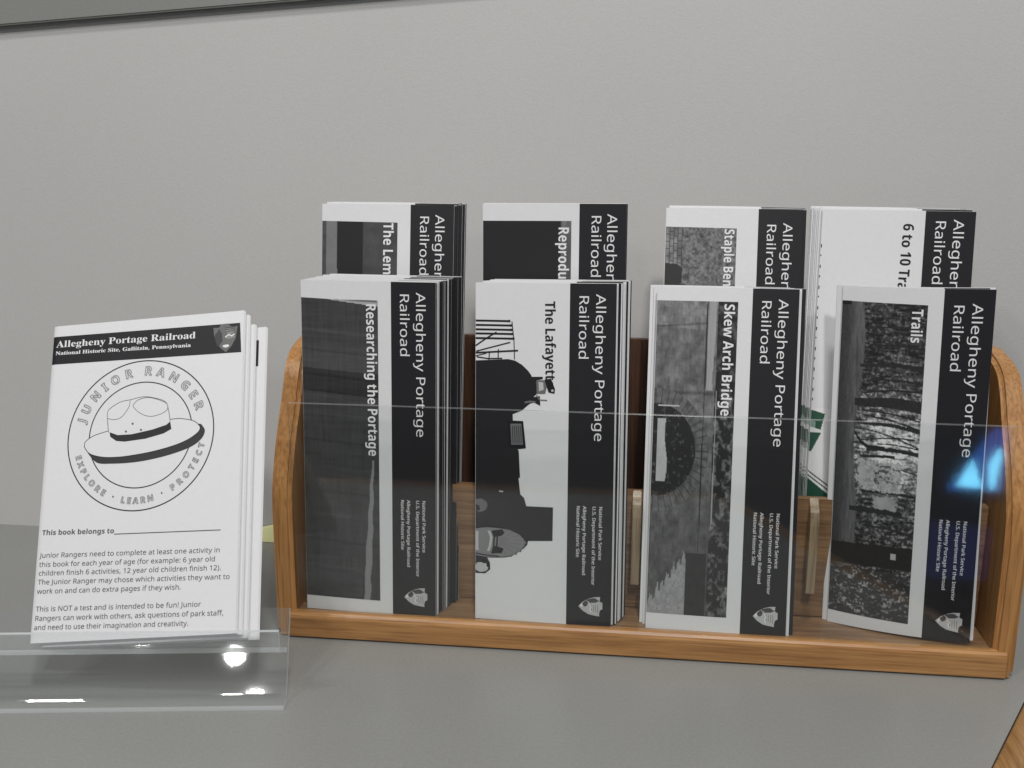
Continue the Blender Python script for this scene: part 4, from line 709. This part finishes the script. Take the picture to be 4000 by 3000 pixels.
fronts = {
 'F1': (.0105, .0101, ZF+.0002, -1.4, 4.9, 0, .0906), 'F2': (.1283, .0092, ZF+.0002, -2.2, 7.0, .8, .0916),
 'F3': (.2429, .0088, ZF+.0002, -1.4, 12.0, 0, .0905), 'F4': (.3637, .0303, ZF+.0002, -14.9, 2.1, 1.9, .0876),
 'B1': (.0100, .0470, ZB-.002, 1.7, 9.9, -.4, .0930), 'B2': (.1280, .0470, ZB-.002, 1.4, 6.0, .3, .0960),
 'B3': (.2482, .0474, ZB-.001, 1.2, 13.2, -.5, .0916), 'B4': (.3475, .0470, ZB-.003, -3.2, 9.0, -.2, .0950)}
def mk(k, label, **kw):
    f = fronts[k]; return leaflet(label, *f[:6], f[6], None, **kw)
# front tier, first
r, s, w = mk('F1', "front leaflet headed Researching the Portage over a dark photo of log timbers", side_r=(2, 0, 2), thick=.0015)
heading(r, s, w)
picture("cover_photo", r, s, .0001, w*.578, H*.043, H*(1-.0505), pic_planks, skew=(-.0018, -.0006))
title(r, s, "Researching the Portage", .491, .073, .0625, .452, M_WHITE, w, .0008)
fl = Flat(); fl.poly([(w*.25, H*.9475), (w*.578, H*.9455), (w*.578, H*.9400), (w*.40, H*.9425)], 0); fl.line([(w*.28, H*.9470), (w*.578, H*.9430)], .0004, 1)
fl.build("photo_corner_wedge", r, [M_GREY, M_WHITE], s, .00026)  # pale wedge in the print at the cover picture's top corner
stack('F1', fronts['F1'][:6], 13, .00200, [.0006, .0012, .0017, .0032, .0040, .0046, .0052, .0066, .0072, .0078, .0100, .0108, .0114],
      "folded leaflet queued behind the front one headed Researching the Portage", "leaflets behind Researching the Portage", w, zj=.0005,
      sides=[(0, 2, 2), (0, 2, 2)]+[(2, 2, 2)]*4+[(0, 2, 2)]+[(2, 2, 2)]*6, bands=[.0005, .0005, True, True, True, True, .0006, True, True, True, True, True, True], dlean=.12)
# front tier, second
r, s, w = mk('F2', "front leaflet headed The Lafayette with a steam engine on a white cover", side_r=(0, 0, 1), thick=.0015)
heading(r, s, w)
pm = page_map([(1858, 1104), (2407, 1112), (1856, 2414), (2387, 2447)], w, H)
fl = Flat(); fl.text("The Lafayette", 'B', pm(2129, 1177), pm(2131, 1512), w*.072); fl.build("title_lettering", r, M_INK, s, .0002)
M_PALE = plain("pale_halftone", (.22, .22, .225), .6, .2)
PP, body_px = pic_engine_factory(pm, w)
fl = Flat(); A = lambda L: [tuple(np.maximum(pm(x, y), (.0001, 0))) for x, y in L]
def fillgrid(fl, poly, mi, nstep=9):
    """cut a wide area into upright strips so that it follows the bowed page"""
    import mathutils
    bm2 = bmesh.new(); vs = [bm2.verts.new((x, y, 0)) for x, y in poly]; f = bm2.faces.new(vs); bmesh.ops.triangulate(bm2, faces=[f])
    x0 = min(p[0] for p in poly); x1 = max(p[0] for p in poly)
    cuts = nstep if isinstance(nstep, (list, tuple)) else [x0+(x1-x0)*i/nstep for i in range(1, nstep)]
    for cx_ in cuts:
        bmesh.ops.bisect_plane(bm2, geom=bm2.verts[:]+bm2.edges[:]+bm2.faces[:], plane_co=(cx_, 0, 0), plane_no=(1, 0, 0))
    bmesh.ops.triangulate(bm2, faces=bm2.faces[:]); bm2.verts.index_update()
    fl.tri([(v.co.x, v.co.y) for v in bm2.verts], [tuple(v.index for v in f.verts) for f in bm2.faces], mi); bm2.free()
fillgrid(fl, A(body_px), 0)
for k, (y, x) in enumerate(((1252, 1994), (1269, 2000), (1286, 2002), (1302, 2006), (1320, 2010))): fl.line(A([(1856, y-1), (x, y+2)]), .0013, 0); fl.line(A([(x-4, y-3), (x-4, y+6)]), .0013, 0)
for L, q in (([(2000, 1255), (2008, 1330), (2010, 1402)], .0006), ([(1856, 1348), (1896, 1322), (1940, 1296)], .0009), ([(1860, 1370), (1930, 1352), (1993, 1336)], .0008), ([(1856, 1376), (1940, 1372), (2024, 1368)], .0011), ([(1947, 1362), (1946, 1400)], .0007), ([(1912, 1370), (1910, 1404)], .0007), ([(1862, 1392), (1908, 1399), (1962, 1398)], .0008), ([(1856, 1388), (1900, 1378)], .0006)):
    fl.line(A(L), q, 0)
fl.build("engine_silhouette", r, M_INK, s, .00016)
fl = Flat()
fl.poly(A([(2095, 1484), (2127, 1483), (2136, 1510), (2130, 1536), (2097, 1536)]), 1); fl.poly(A([(2104, 1490), (2122, 1492), (2124, 1520), (2106, 1526)]), 2)
fl.poly(A([(2127, 1481), (2152, 1477), (2168, 1518), (2166, 1536), (2143, 1531), (2134, 1505)]), 3); fl.poly(A(blob((2158, 1524), 5, 5, 10, 0)), 2)
fl.build("engine_stack", r, [M_INK, M_GREY, M_LGREY, M_INKED], s, .00026); fl = Flat()
fl.poly(A([(1983, 1642), (2044, 1642), (2055, 1748), (1989, 1746)]), 3); fl.poly(A([(1994, 1652), (2037, 1652), (2044, 1734), (1998, 1734)]), 1)
for i in range(5): fl.line(A([(2002+8*i, 1660), (2005+8*i, 1728)]), .0004, 3)
fl.build("engine_hatch", r, [M_INK, M_GREY, M_LGREY, M_INKED], s, .00026); fl = Flat()
wh = [(1856, 2062), (1900, 2056), (1945, 2060), (1990, 2066), (2030, 2085), (2052, 2108), (2056, 2122), (2034, 2146), (1998, 2167), (1968, 2172), (1903, 2173), (1856, 2166)]
fillgrid(fl, A(wh), 4); fl.line(A([(1856, 2058), (1900, 2053), (1945, 2056), (1990, 2063)]), .0013, 3)
fl.poly(A([(1858, 2072), (1915, 2070), (1924, 2095), (1920, 2128), (1912, 2150), (1858, 2146)]), 2)
for k in range(8):
    a_ = -1.25+k*.36; fl.line(A([(1948+10*math.cos(a_), 2112+8*math.sin(a_)), (1950+88*math.cos(a_), 2114+50*math.sin(a_))]), .0004, 1)
fl.poly(A([(1920, 2070), (1962, 2064), (1972, 2078), (1958, 2090), (1946, 2092), (1944, 2132), (1968, 2140), (1960, 2158), (1918, 2160), (1926, 2134), (1928, 2092)]), 3)
fl.poly(A([(1934, 2094), (1940, 2094), (1938, 2130), (1932, 2130)]), 4)
for i in range(9): a = -1.0+i*.27; fl.poly(A(blob((1960+92*math.cos(a), 2118+56*math.sin(a)), 3, 3, 8, 0)), 3)
fl.line(A([(1856, 2158), (1900, 2166), (1950, 2170)]), .0008, 3)
fl.build("engine_wheel", r, [M_INK, M_GREY, M_LGREY, M_INKED, M_PALE], s, .00026); fl = Flat()
fl.poly(A(blob((1880, 2212), 27, 20, 14, .1, 5)), 2); fl.poly(A(blob((1892, 2190), 12, 8, 10, .2, 6)), 3); fl.poly(A(blob((1906, 2205), 7, 9, 8, .2, 7)), 3)
fl.build("engine_wheel", r, [M_INK, M_GREY, M_LGREY, M_INKED], s, .00026); fl = Flat()
fl.poly(A([(1857, 1948), (1880, 1944), (1900, 1956), (1905, 1972), (1896, 1990), (1876, 1997), (1857, 1992)]), 1); fl.poly(A([(1858, 1966), (1872, 1972), (1876, 1990), (1860, 1992)]), 3)
FM = [M_INK, M_GREY, M_LGREY, M_INKED]
fl.build("engine_cab_window", r, FM, s, .00026)
for L, q, k_ in (([(1950, 1915), (1966, 1917)], .0009, 2), ([(2096, 1541), (2108, 1560), (2138, 1562)], .0008, 1), ([(2050, 1570), (2070, 1566), (2092, 1568)], .0012, 1)):
    fl = Flat(); fl.line(A(L), q, k_); fl.build("engine_fitting", r, FM, s, .00026)
stack('F2', fronts['F2'][:6], 9, .00195, [.0012, .0030, .0042, .0054, .0062, .0070, .0078, .0084, .0090],
      "folded leaflet queued behind the front one headed The Lafayette", "leaflets behind The Lafayette", w, sides=[(0, 0, 1), (0, 0, 1), (2, 2, 0), (0, 1, 0), (0, 0, 2), (0, 1, 0)], bands=[.0016, False, True, .0018, False, True], dlean=.12)
# front tier, third
r, s, w = mk('F3', "front leaflet headed Skew Arch Bridge with a photo of a stone arch", side_r=(0, 0, 0), thick=.0015)
heading(r, s, w)
picture("cover_photo", r, s, .0001, w*.575, H*.047, H*(1-.040), pic_bridge)
title(r, s, "Skew Arch Bridge", .479, .073, .0456, .3235, M_WHITE, w)
stack('F3', fronts['F3'][:6], 4, .0021, [.0026, .0050, -.0022, -.0038], ["white edged leaflet directly behind the front one headed Skew Arch Bridge", "black edged leaflet showing as a dark strip right of Skew Arch Bridge",
      "leaflet whose white foot peeps out left of Skew Arch Bridge", "rearmost of the leaflets behind Skew Arch Bridge, its foot furthest left"],
      "leaflets behind Skew Arch Bridge", w, zj=-.0002, sides=[(0, 0, 0), (2, 2, 0)], bands=[.0026, True], dlean=.1)
# front tier, fourth
r, s, w = mk('F4', "front leaflet headed Trails with a black and white woodland photo, slightly turned", side_r=(0, 0, 0), thick=.0012, bow=.0030, curl=.0035)
heading(r, s, w, off=.0020)
picture("cover_photo", r, s, .0001, w*.575, H*.040, H*(1-.041), pic_forest, skew=(-.0010, -.0010))
fl = Flat(); fl.poly([(.0001, H*.9592), (w*.065, H*.9592), (w*.065, H*.950), (.0001, H*.950)]); fl.build("photo_corner", r, M_INK, s, .0003)
title(r, s, "Trails", .474, .073, .057, .093, M_WHITE, w)
stack('F4', fronts['F4'][:6], 2, .0016, [.0026, -.0030], ["leaflet behind Trails showing a white strip along its right edge", "rearmost leaflet behind Trails, its white foot peeping out at the lower left"],
      "leaflets behind Trails", w, zj=-.0001, sides=[(0, 0, 0)], droll=[.55, 0], bands=[.003, False], bow=.003, curl=.0035)
# upper tier
r, s, w = mk('B1', "upper tier leaflet headed The Lemon House, far left, above the log timber photo", side_r=(0, 0, 2), thick=.0015)
heading(r, s, w, full=False, band=.317)
picture("cover_photo", r, s, .0001, w*.578, H*.60, H*(1-.0525), pic_lemon, skew=(-.0006, 0))
title(r, s, "The Lemon House", .472, .075, .056, .160, M_WHITE, w, seen="The Lem")
stack('B1', fronts['B1'][:6], 6, .0020, [.0008, .0020, .0034, .0040, .0058, .0064], "leaflet queued in the upper tier behind the one headed The Lemon House",
      "leaflets behind The Lemon House", w, zj=.0010, sides=[(2, 2, 0), (2, 0, 2)], bands=[True], dlean=.1)
r, s, w = mk('B2', "upper tier leaflet headed Reproduction with a nearly black cover picture", side_r=(0, 0, 2), thick=.0015)
heading(r, s, w, full=False, band=.302)
picture("cover_photo", r, s, .0001, w*.62, H*.60, H*(1-.050), pic_repro)
title(r, s, "Reproduction", .532, .072, .066, .156, M_WHITE, w, seen="Reprodu")
stack('B2', fronts['B2'][:6], 2, .0018, [-.0002, .0002], ["leaflet directly behind the one headed Reproduction in the upper tier", "rearmost leaflet of the thin pile behind Reproduction"], "leaflets behind Reproduction", w, sides=[(2, 0, 0)])
r, s, w = mk('B3', "upper tier leaflet headed Staple Bend with a grainy photo of rock and stones", side_r=(0, 0, 0), thick=.0015)
heading(r, s, w, full=False, band=.327, off=.0025)
picture("cover_photo", r, s, .0001, w*.52, H*.70, H*(1-.057), pic_staple, skew=(-.0006, 0))
title(r, s, "Staple Bend Tunnel", .432, .072, .061, .174, M_WHITE, w, seen="Staple Ben")
stack('B3', fronts['B3'][:6], 3, .0018, [.0022, .0024, .0020], ["leaflet directly behind the one headed Staple Bend in the upper tier", "middle leaflet of the three queued behind Staple Bend", "rearmost leaflet of the pile behind Staple Bend"],
      "leaflets behind Staple Bend", w, sides=[(2, 2, 2), (2, 2, 0)], bands=[True], zj=.0012)
r, s, w = mk('B4', "upper tier leaflet headed 6 to 10 Tra, white cover with green shapes at its edge", side_r=(0, 0, 0), thick=.0014)
heading(r, s, w, full=False, band=.323, off=-.0015)
fl = Flat(); fl.text("6 to 10 Trail", 'B', (w*.535, H*(1-.036)), (w*.520, H*(1-.036-.190*text_width("6 to 10 Trail", "B")/text_width("6 to 10 Tra", "B"))), w*.070)
fl.build("title_lettering", r, M_INK, s, .0002); fl = Flat(); z = H*.90
for i in range(16):
    L = (.0022, .0009, .0020, .0014)[i % 4]; fl.line([(w*.004, z), (w*.004, z-L)], .0006); z -= .0068
fl.build("edge_dashes", r, M_INK, s, .0002)
def greens(r, s, w, k=.16): picture("green_map_print", r, s, .0001, w*k, H*.06, H*.42, pic_green, cell=.0004, lift=.00014)
greens(r, s, w)
stack('B4', fronts['B4'][:6], 9, .0019, [-.0006, -.0012, -.0019, -.0024, -.0030, -.0035, -.0041, -.0046, -.0052], "leaflet queued in the upper tier behind the one headed 6 to 10 Tra",
      "leaflets behind 6 to 10 Tra", w, sides=[(0, 1, 2)], side_l=(0, 1, 1), zj=.0012, dlean=.05, bands=[True], jit=.0002, each=lambda r, s, w: greens(r, s, w, .03))

# ------------------------------------------------------------------ clear holder with the activity booklets
HO = Vector((.0263, -.0867, 0)); HX = Vector((.1683, .0242, 0)).normalized(); HY = Vector((-HX.y, HX.x, 0))
hm = Matrix((HX, HY, Vector((0, 0, 1)))).transposed().to_4x4(); hm.translation = HO
hold = root("brochure_holder", "clear acrylic easel holder on the counter carrying the ranger booklets", "holder", None, hm)
def bent(name, pts, t, x0, x1, rr, parent):
    P = [np.array(p, float) for p in pts]; out = [P[0]]
    for i in range(1, len(P)-1):
        a = P[i-1]-P[i]; b = P[i+1]-P[i]; la = np.linalg.norm(a); lb = np.linalg.norm(b)
        a0 = P[i]+a/la*min(rr, la*.45); b0 = P[i]+b/lb*min(rr, lb*.45)
        for k in range(17):
            s_ = k/16; out.append(a0*(1-s_)**2+2*P[i]*s_*(1-s_)+b0*s_**2)
    out.append(P[-1]); off = []
    for i in range(len(out)):
        d = out[min(i+1, len(out)-1)]-out[max(i-1, 0)]; d = d/np.linalg.norm(d); off.append(np.array((-d[1], d[0]))*t/2)
    L = [out[i]+off[i] for i in range(len(out))]; Rr = [out[i]-off[i] for i in range(len(out))]
    bm = bmesh.new(); n = len(L)
    xs = [x0, x1]
    A_ = [[bm.verts.new((x, p[0], p[1])) for p in L] for x in xs]; B_ = [[bm.verts.new((x, p[0], p[1])) for p in Rr] for x in xs]
    for i in range(n-1):
        f = bm.faces.new((A_[0][i], A_[1][i], A_[1][i+1], A_[0][i+1])); f.material_index = 0
        f = bm.faces.new((B_[0][i], B_[0][i+1], B_[1][i+1], B_[1][i])); f.material_index = 0
        for j in (0, 1):
            f = bm.faces.new((A_[j][i], A_[j][i+1], B_[j][i+1], B_[j][i])); f.material_index = 1
    for i in (0, n-1):
        f = bm.faces.new((A_[0][i], A_[1][i], B_[1][i], B_[0][i])); f.material_index = 0 if (i and name == "slanted_face") else 1
    bmesh.ops.recalc_face_normals(bm, faces=bm.faces)
    return from_bm(name, bm, parent, [M_LIP if name == "ledge" else M_HOLD, M_ACRE])
LB = rad(28.8); tl = math.tan(LB)
bent("slanted_face", [(-.0010, .0014), (.0060+.0014*tl, .0014), (.0060+.050*tl, .050)], .0032, -.34, 0, .0045, hold)
zr_ = .0278; rt_ = (.0060+zr_*tl-.0014, zr_+.0008)
bent("ledge", [rt_, (.0, .0395), (.0006, .0516)], .0030, -.34, -.0006, .0035, hold)
# booklets
BW, BH = .1312, .2040
def booklet(label, dx, dz, dy, seed, group=None, thick=.0016, roll=6.58, ph=BH):
    m = pose_matrix(-.1318, -.0897, .0349, -1.55, 28.76, roll); m = m @ Matrix.Translation((dx, dy, dz))
    r = root("activity_booklet", label, "booklet", group, m)
    def surf(px, pz):
        return .0008*max(0., 1-px/(BW*.024))**2
    rr = random.Random(seed); bm = bmesh.new(); k_ = 6; t = thick/k_
    for k in range(k_):
        y0 = k*t; y1 = y0+t*.82; dx1 = 0 if k == 0 else .0003*min(k, k_-k)
        q = [(BW+dx1)*i for i in (0, .005, .010, .016, .024, .3, .65, 1)]; nx = len(q)-1
        F = [[bm.verts.new((x, surf(x, 0)*(1-k/k_)+y, z)) for x in q] for y, z in ((y0, 0), (y0, ph-(.0002*k)), (y1, ph-(.0002*k)), (y1, 0))]
        for i in range(nx):
            for a, b in ((0, 1), (1, 2), (2, 3), (3, 0)): bm.faces.new((F[a][i], F[a][i+1], F[b][i+1], F[b][i]))
        bm.faces.new([F[j][0] for j in range(4)]); bm.faces.new([F[j][nx] for j in range(3, -1, -1)])
    bmesh.ops.recalc_face_normals(bm, faces=bm.faces)
    from_bm("folded_pages", bm, r, M_PAPER)
    return r, surf
bk_px = [(213, 1275), (953, 1213), (115, 2515), (920, 2474)]
pm = page_map(bk_px, BW, BH)
c1 = lambda x, y: pm(x/1.8433, 1100+y/1.8433)
c2 = lambda x, y: pm(x/1.8433, 2000+y/1.8433)
r, s = booklet("front ranger booklet with a campaign hat badge and two paragraphs of print", 0, 0, 0, 1)
ban = [(368, 400), (1728, 298), (1736, 508), (370, 597)]
fl = Flat(); bq = [c1(*p) for p in ban]
fillgrid(fl, [(max(p[0], .0001), p[1]) for p in bq], 0, [BW*t for t in (.005, .010, .016, .024, .3, .65)])
fl.build("title_band", r, M_INK, s, .0001)
fl = Flat()
fl.text("Allegheny Portage Railroad", 'S', c1(408, 474), c1(1410, 408), .0047)
fl.text("National Historic Site, Gallitzin, Pennsylvania", 'S', c1(402, 528), c1(1375, 470), .0026, bold=.00005)
fl.build("band_lettering", r, M_WHITE, s, .0002)
fl = Flat(); upv = c1(1620, 300)-c1(1620, 500); upv = upv/np.hypot(*upv)
T = emblem(fl, c1(1622, 405), .0190, upv)
fl.poly([T(p) for p in blob((-.22, .02), .13, .28, 12, .25, 3)], 1)
fl.poly([T(p) for p in blob((.16, .22), .16, .10, 10, .3, 4)], 2); fl.poly([T(p) for p in blob((.16, .02), .17, .07, 10, .35, 6)], 2)
fl.line([T((.0, .02)), T((.12, .10)), T((.22, .04)), T((.33, .10))], .0008, 3); fl.poly([T(p) for p in blob((.02, -.30), .11, .05, 12, .2, 5)], 3)
for i in range(3): fl.line([T((.0, .36-.07*i)), T((.32, .35-.07*i))], .0005, 1)
fl.build("arrowhead_emblem", r, [plain("emblem_grey", (.16, .165, .16), .6), M_MGREY, plain("emblem_mid", (.27, .28, .27), .6), M_WHITE], s, .0002)
# badge
cc = c1(1012, 1098); R0 = .5*(abs(c1(1535, 1062)[0]-c1(490, 1130)[0]))
circ = lambda rr_, n=90: [(cc[0]+rr_*math.cos(2*math.pi*i/n), cc[1]+rr_*math.sin(2*math.pi*i/n)) for i in range(n)]
M_LINE = plain("badge_line_ink", (.035, .037, .045), .6, .2)
fl = Flat(); fl.line(circ(R0), .00075, 0, True); fl.line(circ(R0*.705), .00068, 0, True); fl.build("badge_rings", r, M_LINE, s, .0001)
hat = lambda L: [tuple(c1(*p)) for p in L]
sm = lambda L, n=5: smooth_curve(L, n)
brim = sm([(612, 1180), (620, 1150), (680, 1108), (775, 1075), (900, 1040), (1225, 990), (1300, 985), (1390, 1000), (1430, 1028), (1442, 1055), (1420, 1090), (1350, 1138), (1250, 1180), (1100, 1222), (950, 1250), (850, 1262), (740, 1262), (650, 1238), (612, 1190)])
under = sm([(636, 1236), (700, 1302), (800, 1309), (950, 1301), (1100, 1276), (1250, 1236), (1380, 1185), (1450, 1130), (1475, 1080), (1465, 1045), (1425, 1024), (1300, 1100), (900, 1230), (640, 1225)])
crown = sm([(779, 990), (778, 940), (800, 910), (870, 866), (940, 850), (1040, 828), (1130, 840), (1195, 866), (1215, 920), (1226, 1000)], 5)+[(1228, 1030), (1150, 1085), (1000, 1115), (850, 1118), (795, 1095)]
fl = Flat(); fl.poly(hat(under), 0); fl.build("hat_brim_shadow_print", r, M_GREY if False else plain("brim_ink", (.045, .045, .047), .6), s, .00016)
fl = Flat(); fl.poly(hat(brim), 0); fl.poly(hat(crown), 0); fl.build("hat_paper_white", r, plain("cover_white", (.755, .755, .77), .62, .25), s, .00022)
fl = Flat()
fl.line(hat(sm([(1228, 991), (1300, 985), (1390, 1000), (1430, 1028), (1442, 1055), (1420, 1090), (1350, 1138), (1250, 1180), (1100, 1222), (950, 1250), (850, 1262), (740, 1262), (650, 1238), (612, 1190), (612, 1178), (620, 1150), (680, 1108), (782, 1074)])), .0004, 1)
fl.poly(hat([(792, 1083), (850, 1104), (950, 1098), (1100, 1064), (1200, 1030), (1228, 1006), (1236, 1060), (1180, 1092), (1050, 1130), (900, 1151), (840, 1146), (797, 1116)]), 0)
fl.build("hat_band", r, [plain("hat_band_ink", (.03, .03, .032), .6), M_LINE], s, .00030)
fl = Flat()
fl.line(hat(sm([(785, 1085), (778, 1010), (778, 940), (800, 910), (870, 866), (940, 850), (1040, 828), (1130, 840), (1195, 866), (1215, 920), (1228, 1008)])), .00035)
fl.line(hat(sm([(940, 850), (932, 900), (880, 972), (830, 992), (780, 985)])), .00032)
fl.line(hat(sm([(960, 890), (1000, 850), (1080, 834), (1190, 868), (1210, 905), (1190, 936), (1120, 965), (1060, 966), (1000, 938), (965, 902)])), .00032, 0, True)
for x, y in ((958, 1022), (910, 1078), (1018, 1066)): fl.poly(hat(blob((x, y), 8, 8, 10, 0)))
fl.build("hat_lines", r, M_GREY, s, .00036)
rot = rad(4.0)
fl = Flat()
fl.arc_text("JUNIOR RANGER", 'B', cc, R0*.860, rad(167), rad(17), R0*.118, False, 0, .00030)
fl.arc_text("EXPLORE \u00b7 LEARN \u00b7 PROTECT".replace("\u00b7", "-") if False else "EXPLORE", 'B', cc, R0*.868, rad(194), rad(241), R0*.078, True, 0, .00026)
fl.arc_text("LEARN", 'B', cc, R0*.868, rad(255), rad(286), R0*.078, True, 0, .00026)
fl.arc_text("PROTECT", 'B', cc, R0*.868, rad(300), rad(350), R0*.078, True, 0, .00026)
for a in (248, 293): fl.poly(blob((cc[0]+R0*.86*math.cos(rad(a)), cc[1]+R0*.86*math.sin(rad(a))), .0005, .0005, 8, 0))
fl.build("badge_lettering", r, plain("outline_ink", (.10, .10, .105), .6), s, .0004)
fl = Flat()
fl.text("This book belongs to", 'B', c2(303, 166), c2(824, 151), .0031); fl.line([c2(824, 158), c2(1590, 127)], .0005)
for t, a, b in (("Junior Rangers need to complete at least one activity in", (288, 330), (1586, 288)), ("this book for each year of age (for example: 6 year old", (282, 396), (1552, 353)),
                ("children finish 6 activities, 12 year old children finish 12).", (277, 459), (1594, 416)), ("The Junior Ranger may chose which activities they want to", (272, 523), (1656, 480)),
                ("work on and can do extra pages if they wish.", (266, 590), (1306, 556)), ("This is NOT a test and is intended to be fun! Junior", (257, 718), (1448, 680)),
                ("Rangers can work with others, ask questions of park staff,", (250, 786), (1612, 742)), ("and need to use their imagination and creativity.", (243, 852), (1360, 818))):
    fl.text(t, 'R', c2(*a), c2(*b), .0030)
fl.build("body_lettering", r, plain("body_ink", (.10, .10, .11), .6), s, .0002)
booklet("second booklet, a thin white edge right behind the front ranger booklet", .0024, -.0008, .0022, 2, thick=.0014, ph=BH-.0016)
booklet("third booklet, white edge between the second one and the rearmost", .0052, -.0024, .0042, 3, roll=6.4, ph=BH-.0058)
r4, s4 = booklet("rearmost booklet, pushed out right with a slice of its black band showing", .0112, -.0030, .0068, 4, roll=6.2, ph=BH-.0062)
fl = Flat(); fl.poly([(.004, BH-.0150), (BW-.0046, BH-.0150), (BW-.0046, BH-.0325), (.004, BH-.0325)]); fl.build("title_band", r4, M_INK, s4, .00012)
# yellow slip standing against the foot of the wall, half hidden
P3 = [(-.112, .160, .0004), (-.050, .157, .0004), (-.050, .1675, .0175), (-.112, .1675, .0020)]
bm = bmesh.new()
fr = [bm.verts.new(p) for p in P3]; bk = [bm.verts.new((p[0], p[1]+.0004, p[2]+.0001)) for p in P3]
bm.faces.new(fr); bm.faces.new(bk[::-1])
for i in range(4): bm.faces.new((fr[i], bk[i], bk[(i+1) % 4], fr[(i+1) % 4]))
bmesh.ops.recalc_face_normals(bm, faces=bm.faces)
sl = from_bm("paper_slip", bm, None, M_YEL); tag(sl, "pale yellow paper slip at the wall between the booklets and the rack", "paper slip")
# ------------------------------------------------------------------ unseen glowing panel, made up for the blue glint in the clear front
def glow(name, col, k):
    m, n, l, b_ = mat(name); n.remove(b_); e = n.new("ShaderNodeEmission"); e.inputs[0].default_value = (*col, 1); e.inputs[1].default_value = k
    l.new(e.outputs[0], [x for x in n if x.type == 'OUTPUT_MATERIAL'][0].inputs[0]); return m
mo = root("blue_glow_panel", "unseen glowing blue panel on a stand, added for the blue reflection in the clear front", "glow_panel", None, Matrix.Translation((.815, -1.10, -.470)))
def mp(u, v): return (.765+(u-3700)*.000417-.815, .0, -.161-(v-1700)*.00046+.470)
def slab(name, pts, y0, y1, m):
    bm = bmesh.new(); a = [bm.verts.new((p[0], y0, p[2])) for p in pts]; b_ = [bm.verts.new((p[0], y1, p[2])) for p in pts]; n = len(pts)
    bm.faces.new(a); bm.faces.new(b_[::-1])
    for i in range(n): bm.faces.new((a[i], b_[i], b_[(i+1) % n], a[(i+1) % n]))
    bmesh.ops.recalc_face_normals(bm, faces=bm.faces); return from_bm(name, bm, mo, m)
dk = plain("glow_panel_plastic", (.02, .02, .022), .5)
slab("casing", [mp(3630, 2290), mp(3925, 2290), mp(3925, 1655), mp(3630, 1655)], -.03, 0, dk)
slab("glow_sheet", [mp(3700, 1915), mp(3915, 1915), mp(3915, 1672), mp(3860, 1672), mp(3800, 1760)], 0, .001, glow("glow_blue", (.05, .20, .85), 3.2))
slab("bright_glow_patch", [mp(3792, 1790), mp(3816, 1850), mp(3842, 1904), mp(3735, 1898)], .001, .002, glow("glow_cyan", (.20, .68, 1.), 15))
slab("bright_glow_patch", [mp(3903, 1760), mp(3888, 1905), mp(3866, 1908), mp(3852, 1812), mp(3884, 1745)], .001, .002, glow("glow_cyan", (.20, .68, 1.), 15))
slab("lower_glow_sheet", [mp(3650, 2040), mp(3650, 2270), mp(3900, 2270), mp(3900, 2060)], 0, .001, glow("glow_dim_blue", (.05, .09, .40), .75))  # dim sheet added for the fainter blue reflection lower down
board("stand", (-.02, -.05, .004), (.02, -.031, .12), dk, mo); board("stand_base", (-.09, -.10, 0), (.09, .03, .006), dk, mo)
tb = root("side_table", "low dark side table under the made-up glowing panel, behind the viewer", "table", None, Matrix.Translation((.85, -1.15, -.90)))
dw = plain("dark_table_wood", (.05, .035, .025), .5)
board("table_top", (-.30, -.25, .405), (.30, .25, .4295), dw, tb)
for sx in (-1, 1):
    for sy in (-1, 1): board("leg", (sx*.26-.02, sy*.21-.02, .0), (sx*.26+.02, sy*.21+.02, .4045), dw, tb)
